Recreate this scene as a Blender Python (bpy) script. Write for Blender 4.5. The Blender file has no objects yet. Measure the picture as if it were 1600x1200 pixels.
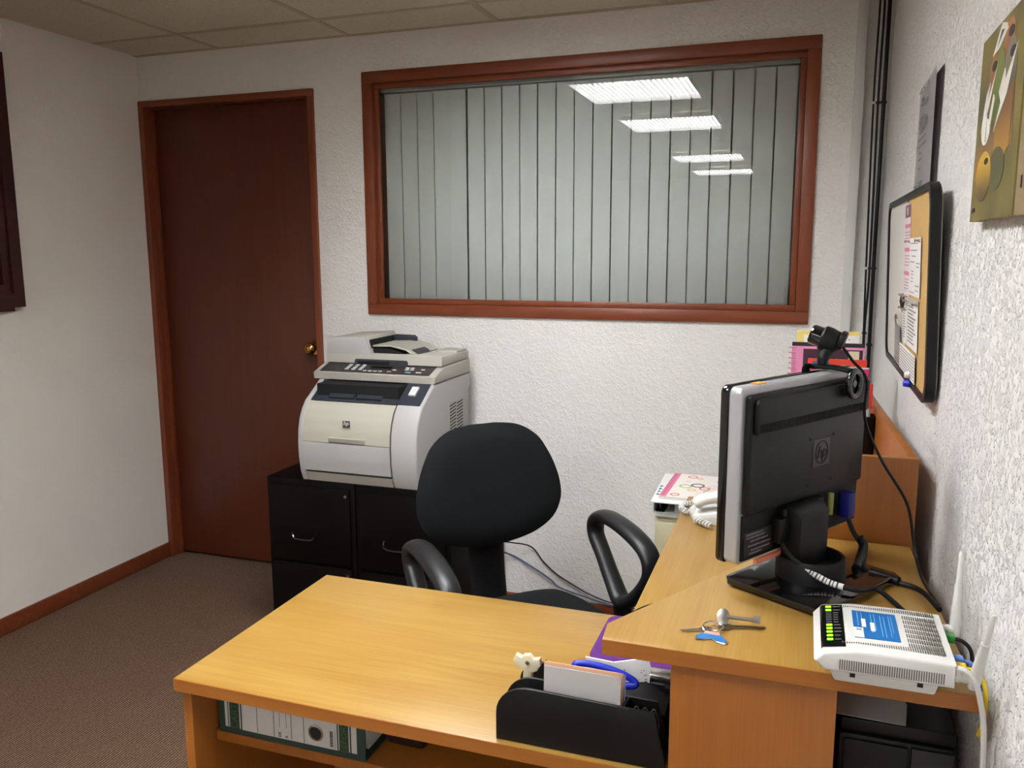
import bpy, bmesh, math, random
from mathutils import Vector, Matrix

random.seed(7)
SC = bpy.context.scene
COL = SC.collection
PI = math.pi

# ------------------------------------------------------------------ camera
F_PX, YAW, PITCH, ROLL = 1305.2, -0.3355, -0.1576, -0.0035
CAM = Vector((2.825, -3.0945, 1.441))
cam_d = bpy.data.cameras.new('camera')
cam_d.sensor_fit = 'HORIZONTAL'
cam_d.sensor_width = 36.0
cam_d.lens = F_PX * 36.0 / 1600.0
cam_d.clip_start = 0.05
cam_o = bpy.data.objects.new('camera', cam_d)
COL.objects.link(cam_o)
_f = Vector((math.sin(YAW) * math.cos(PITCH), math.cos(YAW) * math.cos(PITCH), math.sin(PITCH)))
_r = Vector((math.cos(YAW), -math.sin(YAW), 0))
_u = _r.cross(_f)
_r2 = _r * math.cos(ROLL) + _u * math.sin(ROLL)
_u2 = _u * math.cos(ROLL) - _r * math.sin(ROLL)
M = Matrix.Identity(4)
for i in range(3):
    M[i][0], M[i][1], M[i][2], M[i][3] = _r2[i], _u2[i], -_f[i], CAM[i]
cam_o.matrix_world = M
SC.camera = cam_o

# ------------------------------------------------------------------ world, exposure (the light comes from the ceiling lamps)
W = bpy.data.worlds.new('world')
SC.world = W
W.use_nodes = True
W.node_tree.nodes['Background'].inputs[0].default_value = (0.5, 0.47, 0.42, 1)
W.node_tree.nodes['Background'].inputs[1].default_value = 0.02
SC.view_settings.view_transform = 'Standard'
SC.view_settings.look = 'None'
SC.view_settings.gamma = 1.0
SC.view_settings.use_curve_mapping = False
SC.view_settings.exposure = 0.75
SC.cycles.sample_clamp_indirect = 40
LAMP = 20.0            # radiance of the lamp tubes' diffuser


# ------------------------------------------------------------------ helpers
def lin(c):
    return tuple(((v / 255) / 12.92 if v / 255 <= 0.04045 else ((v / 255 + 0.055) / 1.055) ** 2.4) for v in c) + (1.0,)


def nmat(name):
    m = bpy.data.materials.new(name)
    m.use_nodes = True
    nt = m.node_tree
    b = nt.nodes['Principled BSDF']
    return m, nt, b


def mat(name, rgb, rough=0.5, metal=0.0, var=0.06, vscale=8.0, bump=0.0, bscale=60.0, spec=None, coat=0.0):
    """plain procedural material: base colour with slight noise variation and optional fine bump"""
    m, nt, b = nmat(name)
    c = lin(rgb)
    b.inputs['Roughness'].default_value = rough
    b.inputs['Metallic'].default_value = metal
    if spec is not None:
        b.inputs['Specular IOR Level'].default_value = spec
    if coat:
        b.inputs['Coat Weight'].default_value = coat
        b.inputs['Coat Roughness'].default_value = 0.08
    tc = nt.nodes.new('ShaderNodeTexCoord')
    nz = nt.nodes.new('ShaderNodeTexNoise')
    nz.inputs['Scale'].default_value = vscale
    nz.inputs['Detail'].default_value = 4
    nt.links.new(tc.outputs['Object'], nz.inputs['Vector'])
    mx = nt.nodes.new('ShaderNodeMix')
    mx.data_type = 'RGBA'
    mx.inputs[6].default_value = tuple(v * (1 - var) for v in c[:3]) + (1,)
    mx.inputs[7].default_value = tuple(min(1, v * (1 + var)) for v in c[:3]) + (1,)
    nt.links.new(nz.outputs['Fac'], mx.inputs[0])
    nt.links.new(mx.outputs[2], b.inputs['Base Color'])
    if bump:
        n2 = nt.nodes.new('ShaderNodeTexNoise')
        n2.inputs['Scale'].default_value = bscale
        n2.inputs['Detail'].default_value = 3
        nt.links.new(tc.outputs['Object'], n2.inputs['Vector'])
        bp = nt.nodes.new('ShaderNodeBump')
        bp.inputs['Strength'].default_value = bump
        bp.inputs['Distance'].default_value = 0.002
        nt.links.new(n2.outputs['Fac'], bp.inputs['Height'])
        nt.links.new(bp.outputs['Normal'], b.inputs['Normal'])
    return m


def wood(name, light, dark, grain=(1.2, 14, 14), rough=0.42, fine=90, ring=3.0, spec=0.5):
    """veneer: long wavy figure plus fine streaks along one axis (small number in `grain` = along the grain)"""
    m, nt, b = nmat(name)
    b.inputs['Roughness'].default_value = rough
    b.inputs['Specular IOR Level'].default_value = spec
    tc = nt.nodes.new('ShaderNodeTexCoord')
    mp = nt.nodes.new('ShaderNodeMapping')
    mp.inputs['Scale'].default_value = grain
    nt.links.new(tc.outputs['Object'], mp.inputs['Vector'])
    n1 = nt.nodes.new('ShaderNodeTexNoise')
    n1.inputs['Scale'].default_value = ring
    n1.inputs['Detail'].default_value = 5
    n1.inputs['Distortion'].default_value = 0.8
    nt.links.new(mp.outputs[0], n1.inputs['Vector'])
    mp2 = nt.nodes.new('ShaderNodeMapping')
    mp2.inputs['Scale'].default_value = tuple(g * (1.0 if g < 5 else 6.0) for g in grain)
    nt.links.new(tc.outputs['Object'], mp2.inputs['Vector'])
    n2 = nt.nodes.new('ShaderNodeTexNoise')
    n2.inputs['Scale'].default_value = fine / 14
    n2.inputs['Detail'].default_value = 6
    nt.links.new(mp2.outputs[0], n2.inputs['Vector'])
    mix = nt.nodes.new('ShaderNodeMath')
    mix.operation = 'MULTIPLY_ADD'
    mix.inputs[1].default_value = 0.45
    nt.links.new(n2.outputs['Fac'], mix.inputs[0])
    mm = nt.nodes.new('ShaderNodeMath')
    mm.operation = 'MULTIPLY'
    mm.inputs[1].default_value = 0.55
    nt.links.new(n1.outputs['Fac'], mm.inputs[0])
    nt.links.new(mm.outputs[0], mix.inputs[2])
    cr = nt.nodes.new('ShaderNodeValToRGB')
    cr.color_ramp.elements[0].position = 0.36
    cr.color_ramp.elements[1].position = 0.62
    cr.color_ramp.elements[0].color = lin(dark)
    cr.color_ramp.elements[1].color = lin(light)
    nt.links.new(mix.outputs[0], cr.inputs[0])
    nt.links.new(cr.outputs[0], b.inputs['Base Color'])
    bp = nt.nodes.new('ShaderNodeBump')
    bp.inputs['Strength'].default_value = 0.05
    bp.inputs['Distance'].default_value = 0.001
    nt.links.new(n2.outputs['Fac'], bp.inputs['Height'])
    nt.links.new(bp.outputs['Normal'], b.inputs['Normal'])
    return m


def plaster(name, rgb, scale, strength, dist=0.006, lo=0.45, hi=0.62):
    """sponged wall plaster: trowel marks as bump"""
    m, nt, b = nmat(name)
    b.inputs['Base Color'].default_value = lin(rgb)
    b.inputs['Roughness'].default_value = 0.75
    tc = nt.nodes.new('ShaderNodeTexCoord')
    n1 = nt.nodes.new('ShaderNodeTexNoise')
    n1.inputs['Scale'].default_value = scale
    n1.inputs['Detail'].default_value = 3
    n1.inputs['Distortion'].default_value = 1.2
    nt.links.new(tc.outputs['Object'], n1.inputs['Vector'])
    rmp = nt.nodes.new('ShaderNodeMapRange')
    rmp.inputs['From Min'].default_value = lo
    rmp.inputs['From Max'].default_value = hi
    nt.links.new(n1.outputs['Fac'], rmp.inputs['Value'])
    n3 = nt.nodes.new('ShaderNodeTexNoise')
    n3.inputs['Scale'].default_value = 2.0
    nt.links.new(tc.outputs['Object'], n3.inputs['Vector'])
    mx = nt.nodes.new('ShaderNodeMix')
    mx.data_type = 'RGBA'
    c = lin(rgb)
    mx.inputs[6].default_value = tuple(v * 0.95 for v in c[:3]) + (1,)
    mx.inputs[7].default_value = tuple(min(1, v * 1.03) for v in c[:3]) + (1,)
    nt.links.new(n3.outputs['Fac'], mx.inputs[0])
    nt.links.new(mx.outputs[2], b.inputs['Base Color'])
    bp = nt.nodes.new('ShaderNodeBump')
    bp.inputs['Strength'].default_value = strength
    bp.inputs['Distance'].default_value = dist
    nt.links.new(rmp.outputs[0], bp.inputs['Height'])
    nt.links.new(bp.outputs['Normal'], b.inputs['Normal'])
    return m


def emis(name, rgb, strength):
    m, nt, b = nmat(name)
    b.inputs['Base Color'].default_value = lin(rgb)
    b.inputs['Emission Color'].default_value = lin(rgb)
    b.inputs['Emission Strength'].default_value = strength
    return m


def carpet():
    m, nt, b = nmat('ribbed_carpet')
    b.inputs['Roughness'].default_value = 0.95
    b.inputs['Specular IOR Level'].default_value = 0.1
    tc = nt.nodes.new('ShaderNodeTexCoord')
    mp = nt.nodes.new('ShaderNodeMapping')
    mp.inputs['Rotation'].default_value = (0, 0, math.radians(0))
    nt.links.new(tc.outputs['Object'], mp.inputs['Vector'])
    w = nt.nodes.new('ShaderNodeTexWave')
    w.inputs['Scale'].default_value = 34
    w.inputs['Distortion'].default_value = 1.2
    w.inputs['Detail'].default_value = 2
    w.inputs['Detail Scale'].default_value = 3
    nt.links.new(mp.outputs[0], w.inputs['Vector'])
    n = nt.nodes.new('ShaderNodeTexNoise')
    n.inputs['Scale'].default_value = 160
    n.inputs['Detail'].default_value = 2
    nt.links.new(mp.outputs[0], n.inputs['Vector'])
    mul = nt.nodes.new('ShaderNodeMath')
    mul.operation = 'MULTIPLY'
    nt.links.new(w.outputs['Fac'], mul.inputs[0])
    nt.links.new(n.outputs['Fac'], mul.inputs[1])
    cr = nt.nodes.new('ShaderNodeValToRGB')
    cr.color_ramp.elements[0].position = 0.08
    cr.color_ramp.elements[1].position = 0.62
    cr.color_ramp.elements[0].color = lin((78, 60, 47))
    cr.color_ramp.elements[1].color = lin((150, 122, 100))
    nt.links.new(mul.outputs[0], cr.inputs[0])
    nt.links.new(cr.outputs[0], b.inputs['Base Color'])
    bp = nt.nodes.new('ShaderNodeBump')
    bp.inputs['Strength'].default_value = 0.7
    bp.inputs['Distance'].default_value = 0.004
    nt.links.new(mul.outputs[0], bp.inputs['Height'])
    nt.links.new(bp.outputs['Normal'], b.inputs['Normal'])
    return m


def tile_mat():
    m, nt, b = nmat('mineral_ceiling_tile')
    b.inputs['Roughness'].default_value = 0.9
    tc = nt.nodes.new('ShaderNodeTexCoord')
    n = nt.nodes.new('ShaderNodeTexVoronoi')
    n.inputs['Scale'].default_value = 70
    nt.links.new(tc.outputs['Object'], n.inputs['Vector'])
    cr = nt.nodes.new('ShaderNodeValToRGB')
    cr.color_ramp.elements[0].position = 0.06
    cr.color_ramp.elements[1].position = 0.2
    cr.color_ramp.elements[0].color = lin((128, 116, 98))
    cr.color_ramp.elements[1].color = lin((212, 203, 184))
    nt.links.new(n.outputs['Distance'], cr.inputs[0])
    nt.links.new(cr.outputs[0], b.inputs['Base Color'])
    bp = nt.nodes.new('ShaderNodeBump')
    bp.inputs['Strength'].default_value = 0.3
    bp.inputs['Distance'].default_value = 0.003
    nt.links.new(n.outputs['Distance'], bp.inputs['Height'])
    nt.links.new(bp.outputs['Normal'], b.inputs['Normal'])
    return m


def glass_mat(name, tint=(0.93, 0.96, 0.94)):
    m = bpy.data.materials.new(name)
    m.use_nodes = True
    nt = m.node_tree
    nt.nodes.clear()
    out = nt.nodes.new('ShaderNodeOutputMaterial')
    tr = nt.nodes.new('ShaderNodeBsdfTransparent')
    tr.inputs[0].default_value = tint + (1,)
    gl = nt.nodes.new('ShaderNodeBsdfGlossy')
    gl.inputs['Roughness'].default_value = 0.0
    fr = nt.nodes.new('ShaderNodeFresnel')
    fr.inputs['IOR'].default_value = 1.6   # both faces of the pane together
    mx = nt.nodes.new('ShaderNodeMixShader')
    nt.links.new(fr.outputs[0], mx.inputs[0])
    nt.links.new(tr.outputs[0], mx.inputs[1])
    nt.links.new(gl.outputs[0], mx.inputs[2])
    nt.links.new(mx.outputs[0], out.inputs[0])
    return m


# ---- mesh builders: each adds a shape to a bmesh
def nb():
    return bmesh.new()


def _merge(bm, tmp, mtx=None):
    me = bpy.data.meshes.new('t')
    tmp.to_mesh(me)
    tmp.free()
    if mtx is not None:
        me.transform(mtx)
    bm.from_mesh(me)
    bpy.data.meshes.remove(me)
    return bm


def box(bm, x0, x1, y0, y1, z0, z1, bev=0.0, seg=2, mtx=None):
    t = bmesh.new()
    vs = [t.verts.new((x, y, z)) for z in (z0, z1) for y in (y0, y1) for x in (x0, x1)]
    for f in ((0, 2, 3, 1), (4, 5, 7, 6), (0, 1, 5, 4), (2, 6, 7, 3), (0, 4, 6, 2), (1, 3, 7, 5)):
        t.faces.new([vs[i] for i in f])
    if bev:
        bmesh.ops.bevel(t, geom=t.edges[:], offset=bev, segments=seg, profile=0.5, affect='EDGES', clamp_overlap=True)
    return _merge(bm, t, mtx)


def prism(bm, pts, a0, a1, axis='z', bev=0.0, seg=2, mtx=None):
    """extrude a 2D polygon; axis z: (x,y); axis x: (y,z); axis y: (x,z)"""
    t = bmesh.new()

    def P(p, a):
        return {'z': (p[0], p[1], a), 'x': (a, p[0], p[1]), 'y': (p[0], a, p[1])}[axis]
    lo = [t.verts.new(P(p, a0)) for p in pts]
    hi = [t.verts.new(P(p, a1)) for p in pts]
    n = len(pts)
    t.faces.new(lo[::-1])
    t.faces.new(hi)
    for i in range(n):
        t.faces.new((lo[i], lo[(i + 1) % n], hi[(i + 1) % n], hi[i]))
    bmesh.ops.recalc_face_normals(t, faces=t.faces[:])
    if bev:
        es = [e for e in t.edges if len(e.link_faces) == 2 and (e.link_faces[0] in (t.faces[0], t.faces[1]) or e.link_faces[1] in (t.faces[0], t.faces[1])
              or len(e.link_faces[0].verts) > 4 or len(e.link_faces[1].verts) > 4)] if n > 4 else t.edges[:]
        bmesh.ops.bevel(t, geom=es, offset=bev, segments=seg, profile=0.5, affect='EDGES', clamp_overlap=True)
    return _merge(bm, t, mtx)


def frame_mtx(o, x, y):
    x = Vector(x).normalized()
    y = Vector(y)
    y = (y - x * y.dot(x)).normalized()
    z = x.cross(y)
    m = Matrix.Identity(4)
    for i in range(3):
        m[i][0], m[i][1], m[i][2], m[i][3] = x[i], y[i], z[i], o[i]
    return m


def axis_mtx(p0, p1):
    p0, p1 = Vector(p0), Vector(p1)
    d = (p1 - p0).normalized()
    h = Vector((0, 0, 1)) if abs(d.z) < 0.9 else Vector((1, 0, 0))
    x = h.cross(d).normalized()
    y = d.cross(x)
    m = Matrix.Identity(4)
    for i in range(3):
        m[i][0], m[i][1], m[i][2], m[i][3] = x[i], y[i], d[i], p0[i]
    return m


def lathe(bm, prof, p0=(0, 0, 0), p1=(0, 0, 1), n=28):
    """profile of (radius, height) spun about the axis p0->p1"""
    t = bmesh.new()
    rows = []
    for r, z in prof:
        if r < 1e-6:
            rows.append([t.verts.new((0, 0, z))])
        else:
            rows.append([t.verts.new((r * math.cos(2 * PI * k / n), r * math.sin(2 * PI * k / n), z)) for k in range(n)])
    for a, b in zip(rows[:-1], rows[1:]):
        for k in range(n):
            k2 = (k + 1) % n
            if len(a) == 1 and len(b) == 1:
                continue
            if len(a) == 1:
                t.faces.new((a[0], b[k2], b[k]))
            elif len(b) == 1:
                t.faces.new((a[k], a[k2], b[0]))
            else:
                t.faces.new((a[k], a[k2], b[k2], b[k]))
    bmesh.ops.recalc_face_normals(t, faces=t.faces[:])
    return _merge(bm, t, axis_mtx(p0, p1))


def cyl(bm, p0, p1, r0, r1=None, n=24, cap=0.0):
    r1 = r0 if r1 is None else r1
    L = (Vector(p1) - Vector(p0)).length
    c = cap or min(r0, r1, L / 2) * 0.12
    return lathe(bm, [(0, 0), (r0 - c, 0), (r0, c), (r1, L - c), (r1 - c, L), (0, L)], p0, p1, n)


def spline(pts, k=8, closed=False):
    pts = [Vector(p) for p in pts]
    n = len(pts)
    out = []
    rng = range(n if closed else n - 1)
    for i in rng:
        if closed:
            a, b, c, d = pts[(i - 1) % n], pts[i], pts[(i + 1) % n], pts[(i + 2) % n]
        else:
            a, b, c, d = pts[max(i - 1, 0)], pts[i], pts[i + 1], pts[min(i + 2, n - 1)]
        for j in range(k):
            t = j / k
            out.append(0.5 * ((2 * b) + (c - a) * t + (2 * a - 5 * b + 4 * c - d) * t * t + (3 * b - a - 3 * c + d) * t ** 3))
    if not closed:
        out.append(pts[-1])
    return out


def tube(bm, pts, r, n=8, k=8, closed=False, smooth=True, ry=None, radii=None, up=None):
    P = spline(pts, k, closed) if smooth else [Vector(p) for p in pts]
    t = bmesh.new()
    N = len(P)
    prev = None
    rows = []
    for i, p in enumerate(P):
        if closed:
            d = (P[(i + 1) % N] - P[i - 1])
        else:
            d = P[min(i + 1, N - 1)] - P[max(i - 1, 0)]
        d.normalize()
        if up is not None:
            x = Vector(up)
            x = (x - d * x.dot(d)).normalized()
        elif prev is None:
            h = Vector((0, 0, 1)) if abs(d.z) < 0.9 else Vector((1, 0, 0))
            x = h.cross(d).normalized()
        else:
            x = (prev - d * prev.dot(d)).normalized()
        prev = x
        y = d.cross(x)
        rr = r
        if radii is not None:
            f = i / max(N - 1, 1) * (len(radii) - 1)
            a = min(int(f), len(radii) - 2)
            rr = radii[a] + (radii[a + 1] - radii[a]) * (f - a)
        rb = (ry if ry is not None else rr)
        rows.append([t.verts.new(p + x * rr * math.cos(2 * PI * q / n) + y * rb * math.sin(2 * PI * q / n)) for q in range(n)])
    pairs = list(zip(rows[:-1], rows[1:])) + ([(rows[-1], rows[0])] if closed else [])
    for a, b in pairs:
        for q in range(n):
            t.faces.new((a[q], a[(q + 1) % n], b[(q + 1) % n], b[q]))
    if not closed:
        t.faces.new(rows[0][::-1])
        t.faces.new(rows[-1])
    bmesh.ops.recalc_face_normals(t, faces=t.faces[:])
    return _merge(bm, t)


def rrect(x0, x1, y0, y1, r, n=5):
    out = []
    for cx, cy, a in ((x1 - r, y1 - r, 0), (x0 + r, y1 - r, 90), (x0 + r, y0 + r, 180), (x1 - r, y0 + r, 270)):
        for k in range(n + 1):
            t = math.radians(a + 90 * k / n)
            out.append((cx + r * math.cos(t), cy + r * math.sin(t)))
    return out


def ring_prism(bm, outer, inner, a0, a1, axis='z', mtx=None):
    """a frame: region between two loops of equal length, extruded"""
    t = bmesh.new()

    def P(p, a):
        return {'z': (p[0], p[1], a), 'x': (a, p[0], p[1]), 'y': (p[0], a, p[1])}[axis]
    L = [[t.verts.new(P(p, a)) for p in loop] for a in (a0, a1) for loop in (outer, inner)]
    o0, i0, o1, i1 = L
    n = len(outer)
    for k in range(n):
        j = (k + 1) % n
        t.faces.new((o0[k], o0[j], i0[j], i0[k]))
        t.faces.new((o1[k], i1[k], i1[j], o1[j]))
        t.faces.new((o0[k], o1[k], o1[j], o0[j]))
        t.faces.new((i0[k], i0[j], i1[j], i1[k]))
    bmesh.ops.recalc_face_normals(t, faces=t.faces[:])
    return _merge(bm, t, mtx)


def finish(bm, angle=38):
    for f in bm.faces:
        f.smooth = True
    lim = math.radians(angle)
    for e in bm.edges:
        if len(e.link_faces) == 2:
            if e.calc_face_angle(0) > lim:
                e.smooth = False


def obj(name, bm, m, parent=None, label=None, angle=38):
    finish(bm, angle)
    me = bpy.data.meshes.new(name)
    bm.to_mesh(me)
    bm.free()
    for mm in (m if isinstance(m, (list, tuple)) else [m]):
        me.materials.append(mm)
    o = bpy.data.objects.new(name, me)
    COL.objects.link(o)
    if parent is not None:
        o.parent = parent
    if label:
        o['label'] = label
    return o


def meshobj(name, me, m, parent=None):
    if not me.materials:
        me.materials.append(m)
    o = bpy.data.objects.new(name, me)
    COL.objects.link(o)
    o.parent = parent
    return o


def thing(name, label, cat, loc=(0, 0, 0), rotz=0.0, group=None):
    o = bpy.data.objects.new(name, None)
    o.empty_display_size = 0.05
    COL.objects.link(o)
    o.location = loc
    o.rotation_euler = (0, 0, rotz)
    tag(o, label, cat, group)
    return o


def tag(o, label, cat, group=None):
    o['label'] = label
    o['category'] = cat
    if group:
        o['group'] = group
    return o


def struct(o, label=None):
    o['kind'] = 'structure'
    if label:
        o['label'] = label
    return o


def text(name, body, size, mtx, m, parent, extrude=0.0003, shear=0.0, align='CENTER', sx=1.0, bold=0.0):
    cu = bpy.data.curves.new('t', 'FONT')
    cu.body = body
    cu.size = size
    cu.extrude = extrude
    cu.shear = shear
    cu.offset = bold
    cu.align_x = align
    cu.align_y = 'CENTER'
    cu.resolution_u = 3
    to = bpy.data.objects.new('t', cu)
    COL.objects.link(to)
    dg = bpy.context.evaluated_depsgraph_get()
    me = bpy.data.meshes.new_from_object(to.evaluated_get(dg))
    bpy.data.objects.remove(to)
    bpy.data.curves.remove(cu)
    me.transform(mtx @ Matrix.Diagonal((sx, 1, 1, 1)))
    me.materials.clear()
    me.materials.append(m)
    me.name = name
    o = bpy.data.objects.new(name, me)
    COL.objects.link(o)
    o.parent = parent
    return o


def bars(bm, mtx, rects, t=0.0004):
    """thin printed strips (x0,x1,y0,y1) on the plane of mtx"""
    for x0, x1, y0, y1 in rects:
        box(bm, x0, x1, y0, y1, 0, t, mtx=mtx)
    return bm


# ------------------------------------------------------------------ materials
WALL = plaster('white_sponged_plaster', (230, 227, 222), 52, 0.32, 0.007)
WALLR = plaster('white_rough_plaster', (244, 242, 239), 110, 0.78, 0.010, 0.52, 0.68)
WALLR.node_tree.nodes['Principled BSDF'].inputs['Roughness'].default_value = 0.5
CARPET = carpet()
TILE = tile_mat()
TBAR = mat('painted_ceiling_grid', (186, 174, 152), 0.6)
DWOOD = wood('red_brown_varnished_wood', (134, 68, 38), (112, 52, 28), (14, 14, 0.9), 0.38, 120)
DWOODH = wood('red_brown_varnished_wood_rail', (134, 68, 38), (112, 52, 28), (0.9, 14, 14), 0.38, 120)
DOORM = wood('dark_brown_door_veneer', (92, 42, 24), (84, 37, 20), (9, 9, 0.6), 0.4, 60)
MAHOG = wood('dark_mahogany', (66, 22, 20), (42, 12, 12), (16, 0.9, 16), 0.28, 90)
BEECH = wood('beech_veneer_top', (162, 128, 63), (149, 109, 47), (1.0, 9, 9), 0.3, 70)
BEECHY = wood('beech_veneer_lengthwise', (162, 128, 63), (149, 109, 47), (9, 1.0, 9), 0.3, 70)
BEECHV = wood('beech_veneer_shaded', (152, 92, 32), (143, 82, 26), (10, 10, 0.9), 0.4, 80)  # same beech in deeper orange, weaker light on the panels put into the colour
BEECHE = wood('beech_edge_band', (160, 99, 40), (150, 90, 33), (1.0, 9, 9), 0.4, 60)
BLKMET = mat('black_painted_steel', (8, 6, 5), 0.5, 0.0, 0.1, 20, spec=0.12)
BLKPL = mat('black_plastic', (15, 15, 16), 0.45, 0, 0.08, 30, 0.15, 400, spec=0.3)
BLKSOFT = mat('black_moulded_armrest', (26, 26, 27), 0.42, 0, 0.08, 30, 0.12, 500)
BLKGLOSS = mat('black_gloss_plastic', (12, 12, 13), 0.08, 0, 0.05, 10, coat=0.5)
FABRIC = mat('black_chair_fabric', (23, 25, 26), 0.9, 0, 0.12, 60, 0.35, 900, spec=0.15)
CHROME = mat('polished_steel', (200, 196, 190), 0.22, 1.0, 0.03)
BRASS = mat('polished_brass', (196, 154, 84), 0.16, 1.0, 0.04)
SILVER = mat('silver_plastic', (176, 177, 180), 0.32, 0.35, 0.03)
PRN = mat('warm_grey_printer_plastic', (178, 174, 164), 0.5, 0, 0.02, 6, 0.06, 600)
PRNF = mat('cream_printer_plastic', (180, 177, 162), 0.5, 0, 0.02, 6)
PRNC = mat('pale_grey_printer_plastic', (176, 174, 171), 0.5, 0, 0.02, 6)
PRNB = mat('slate_printer_plastic', (50, 54, 62), 0.4, 0, 0.06, 12)
DARK = mat('dark_cavity', (10, 10, 11), 0.8)
BTNW = mat('white_button', (214, 214, 214), 0.4)
BTNG = mat('teal_button', (84, 150, 150), 0.4)
BTNO = mat('orange_button', (214, 138, 100), 0.4)
WHITEPL = mat('white_plastic', (208, 207, 201), 0.4, 0, 0.02)
CREAM = mat('cream_plastic', (214, 204, 172), 0.45, 0, 0.03)
PAPER = mat('white_paper', (222, 220, 216), 0.8, 0, 0.03)
PAPERG = mat('grey_sleeved_paper', (178, 175, 172), 0.45, 0, 0.03)
INK = mat('dark_print', (60, 58, 62), 0.7)
INKG = mat('grey_print', (128, 124, 124), 0.7)
PINK = mat('pink_print', (214, 120, 150), 0.6)
PINKP = mat('pale_pink_paper', (226, 206, 212), 0.7)
MAROON = mat('plum_print', (120, 74, 92), 0.6)
MAGENTA = mat('magenta_cover', (214, 42, 122), 0.4)
PINKC = mat('pink_patterned_cover', (222, 142, 182), 0.45, 0, 0.16, 40)
REDC = mat('red_cover', (214, 66, 44), 0.45)
YELL = mat('yellow_paper', (226, 206, 120), 0.6)
GREENP = mat('lime_print', (150, 190, 60), 0.5)
BLUEP = mat('blue_print', (36, 96, 136), 0.5)
REDPL = mat('red_plastic', (222, 62, 34), 0.35)
PURPLE = mat('purple_mouse_mat', (84, 26, 106), 0.85, 0, 0.08, 300, 0.2, 900)
CORK = mat('cork_board', (196, 160, 100), 0.85, 0, 0.1, 60, 0.25, 300)
WBOARD = mat('white_board', (214, 210, 200), 0.3, 0, 0.03)
BLUEPL = mat('blue_plastic', (22, 42, 176), 0.35)
LABELB = mat('blue_label', (8, 100, 168), 0.45)
NAVYPL = mat('dark_blue_plug', (24, 26, 110), 0.4)
GREENPL = mat('green_plug', (40, 140, 44), 0.4)
BLUECB = mat('blue_network_cable', (92, 128, 196), 0.45)
YELCB = mat('yellow_cable', (222, 192, 36), 0.45)
GREYBLUE = mat('grey_blue_cable', (70, 84, 120), 0.5)
LED = emis('green_indicator', (120, 255, 20), 2.2)
BEIGE = mat('beige_painted_steel', (190, 184, 150), 0.5, 0, 0.03)
GREENB = mat('dark_green_binder_board', (34, 56, 48), 0.55, 0, 0.15, 40)
GREENT = mat('green_print', (66, 96, 36), 0.6)
SPINE = mat('grey_white_spine_label', (186, 182, 176), 0.65, 0, 0.04, 20)
BLIND = mat('grey_green_blind_fabric', (198, 199, 195), 0.8, 0, 0.03, 30, 0.1, 500)
CANVAS = mat('raw_canvas_edge', (178, 160, 126), 0.85, 0, 0.14, 60, 0.5, 160)
GLASS = glass_mat('clear_window_glass')
LAMPM = emis('lamp_diffuser', (249, 251, 255), LAMP)
LOUV = mat('white_louvre_blade', (235, 233, 228), 0.5)
PEACH = mat('peach_enamel', (226, 168, 136), 0.3, coat=0.4)
BLUEEN = mat('blue_enamel', (46, 118, 186), 0.25, coat=0.5)
CLEAR = glass_mat('clear_plastic_sleeve', (0.9, 0.9, 0.9))

# ------------------------------------------------------------------ room shell
X1, H, YR = 3.06, 2.288, -7.2
DX, DZ = 0.892, 2.1                                   # door opening incl. frame
WX0, WX1, WZ0, WZ1 = 1.119, 2.842, 1.185, 2.146       # window opening incl. frame

fl = struct(obj('floor', box(nb(), -0.12, X1 + 0.12, YR - 0.12, 0.2, -0.06, 0), CARPET))

b = nb()
box(b, 0, DX, 0, 0.14, DZ, H + 0.1)
box(b, DX, WX0, 0, 0.14, 0, H + 0.1)
box(b, WX0, WX1, 0, 0.14, WZ1, H + 0.1)
box(b, WX0, WX1, 0, 0.14, 0, WZ0)
box(b, WX1, 2.976, 0, 0.14, 0, H + 0.1)
box(b, 2.976, X1 + 0.12, 0.03, 0.14, 0, H + 0.1)
struct(obj('wall_back', b, WALL))
struct(obj('wall_left', box(nb(), -0.12, 0, YR - 0.12, 0.2, 0, H + 0.1), plaster('white_smooth_plaster', (238, 233, 224), 60, 0.10, 0.005)))
struct(obj('wall_right', box(nb(), X1, X1 + 0.12, YR - 0.12, 0.2, 0, H + 0.1), WALLR))
struct(obj('wall_rear', box(nb(), 0, X1, YR - 0.12, YR, 0, H + 0.1), WALL))
struct(obj('trim_1', box(nb(), 2.948, 2.979, -0.004, 0.03, 0, H, 0.002), mat('corner_bead', (208, 208, 206), 0.5)))

# ceiling: slab, tiles and grid bars
ceil_o = struct(obj('ceiling', box(nb(), -0.1, X1 + 0.1, YR - 0.1, 0.16, H + 0.1, H + 0.16), TILE))
xs = [0.0, 0.439, 1.066, 1.692, 2.319, 2.946, X1]
ys = [0.03, -0.25] + [-1.11 - 0.6267 * k for k in range(10)]
ys = [y for y in ys if y > YR] + [YR]
for i in range(len(xs) - 1):
    for j in range(len(ys) - 1):
        g = 0.006
        obj('ceiling_tile', box(nb(), xs[i] + g, xs[i + 1] - g, ys[j + 1] + g, ys[j] - g, H + 0.002 + 0.002 * random.random(), H + 0.016), TILE, ceil_o)
for x in xs[1:-1]:
    obj('grid_bar', box(nb(), x - 0.0115, x + 0.0115, YR, 0.03, H + 0.0, H + 0.006), TBAR, ceil_o)
for y in ys[1:-1]:
    for i in range(len(xs) - 1):
        obj('grid_bar', box(nb(), xs[i] + 0.012, xs[i + 1] - 0.012, y - 0.0115, y + 0.0115, H + 0.0, H + 0.006), TBAR, ceil_o)
for nm, bb in (('wall_angle', (0, X1, -0.02, 0.0)),):
    obj(nm, box(nb(), 0, 2.976, -0.018, 0.0, H - 0.001, H + 0.006), TBAR, ceil_o)

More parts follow.
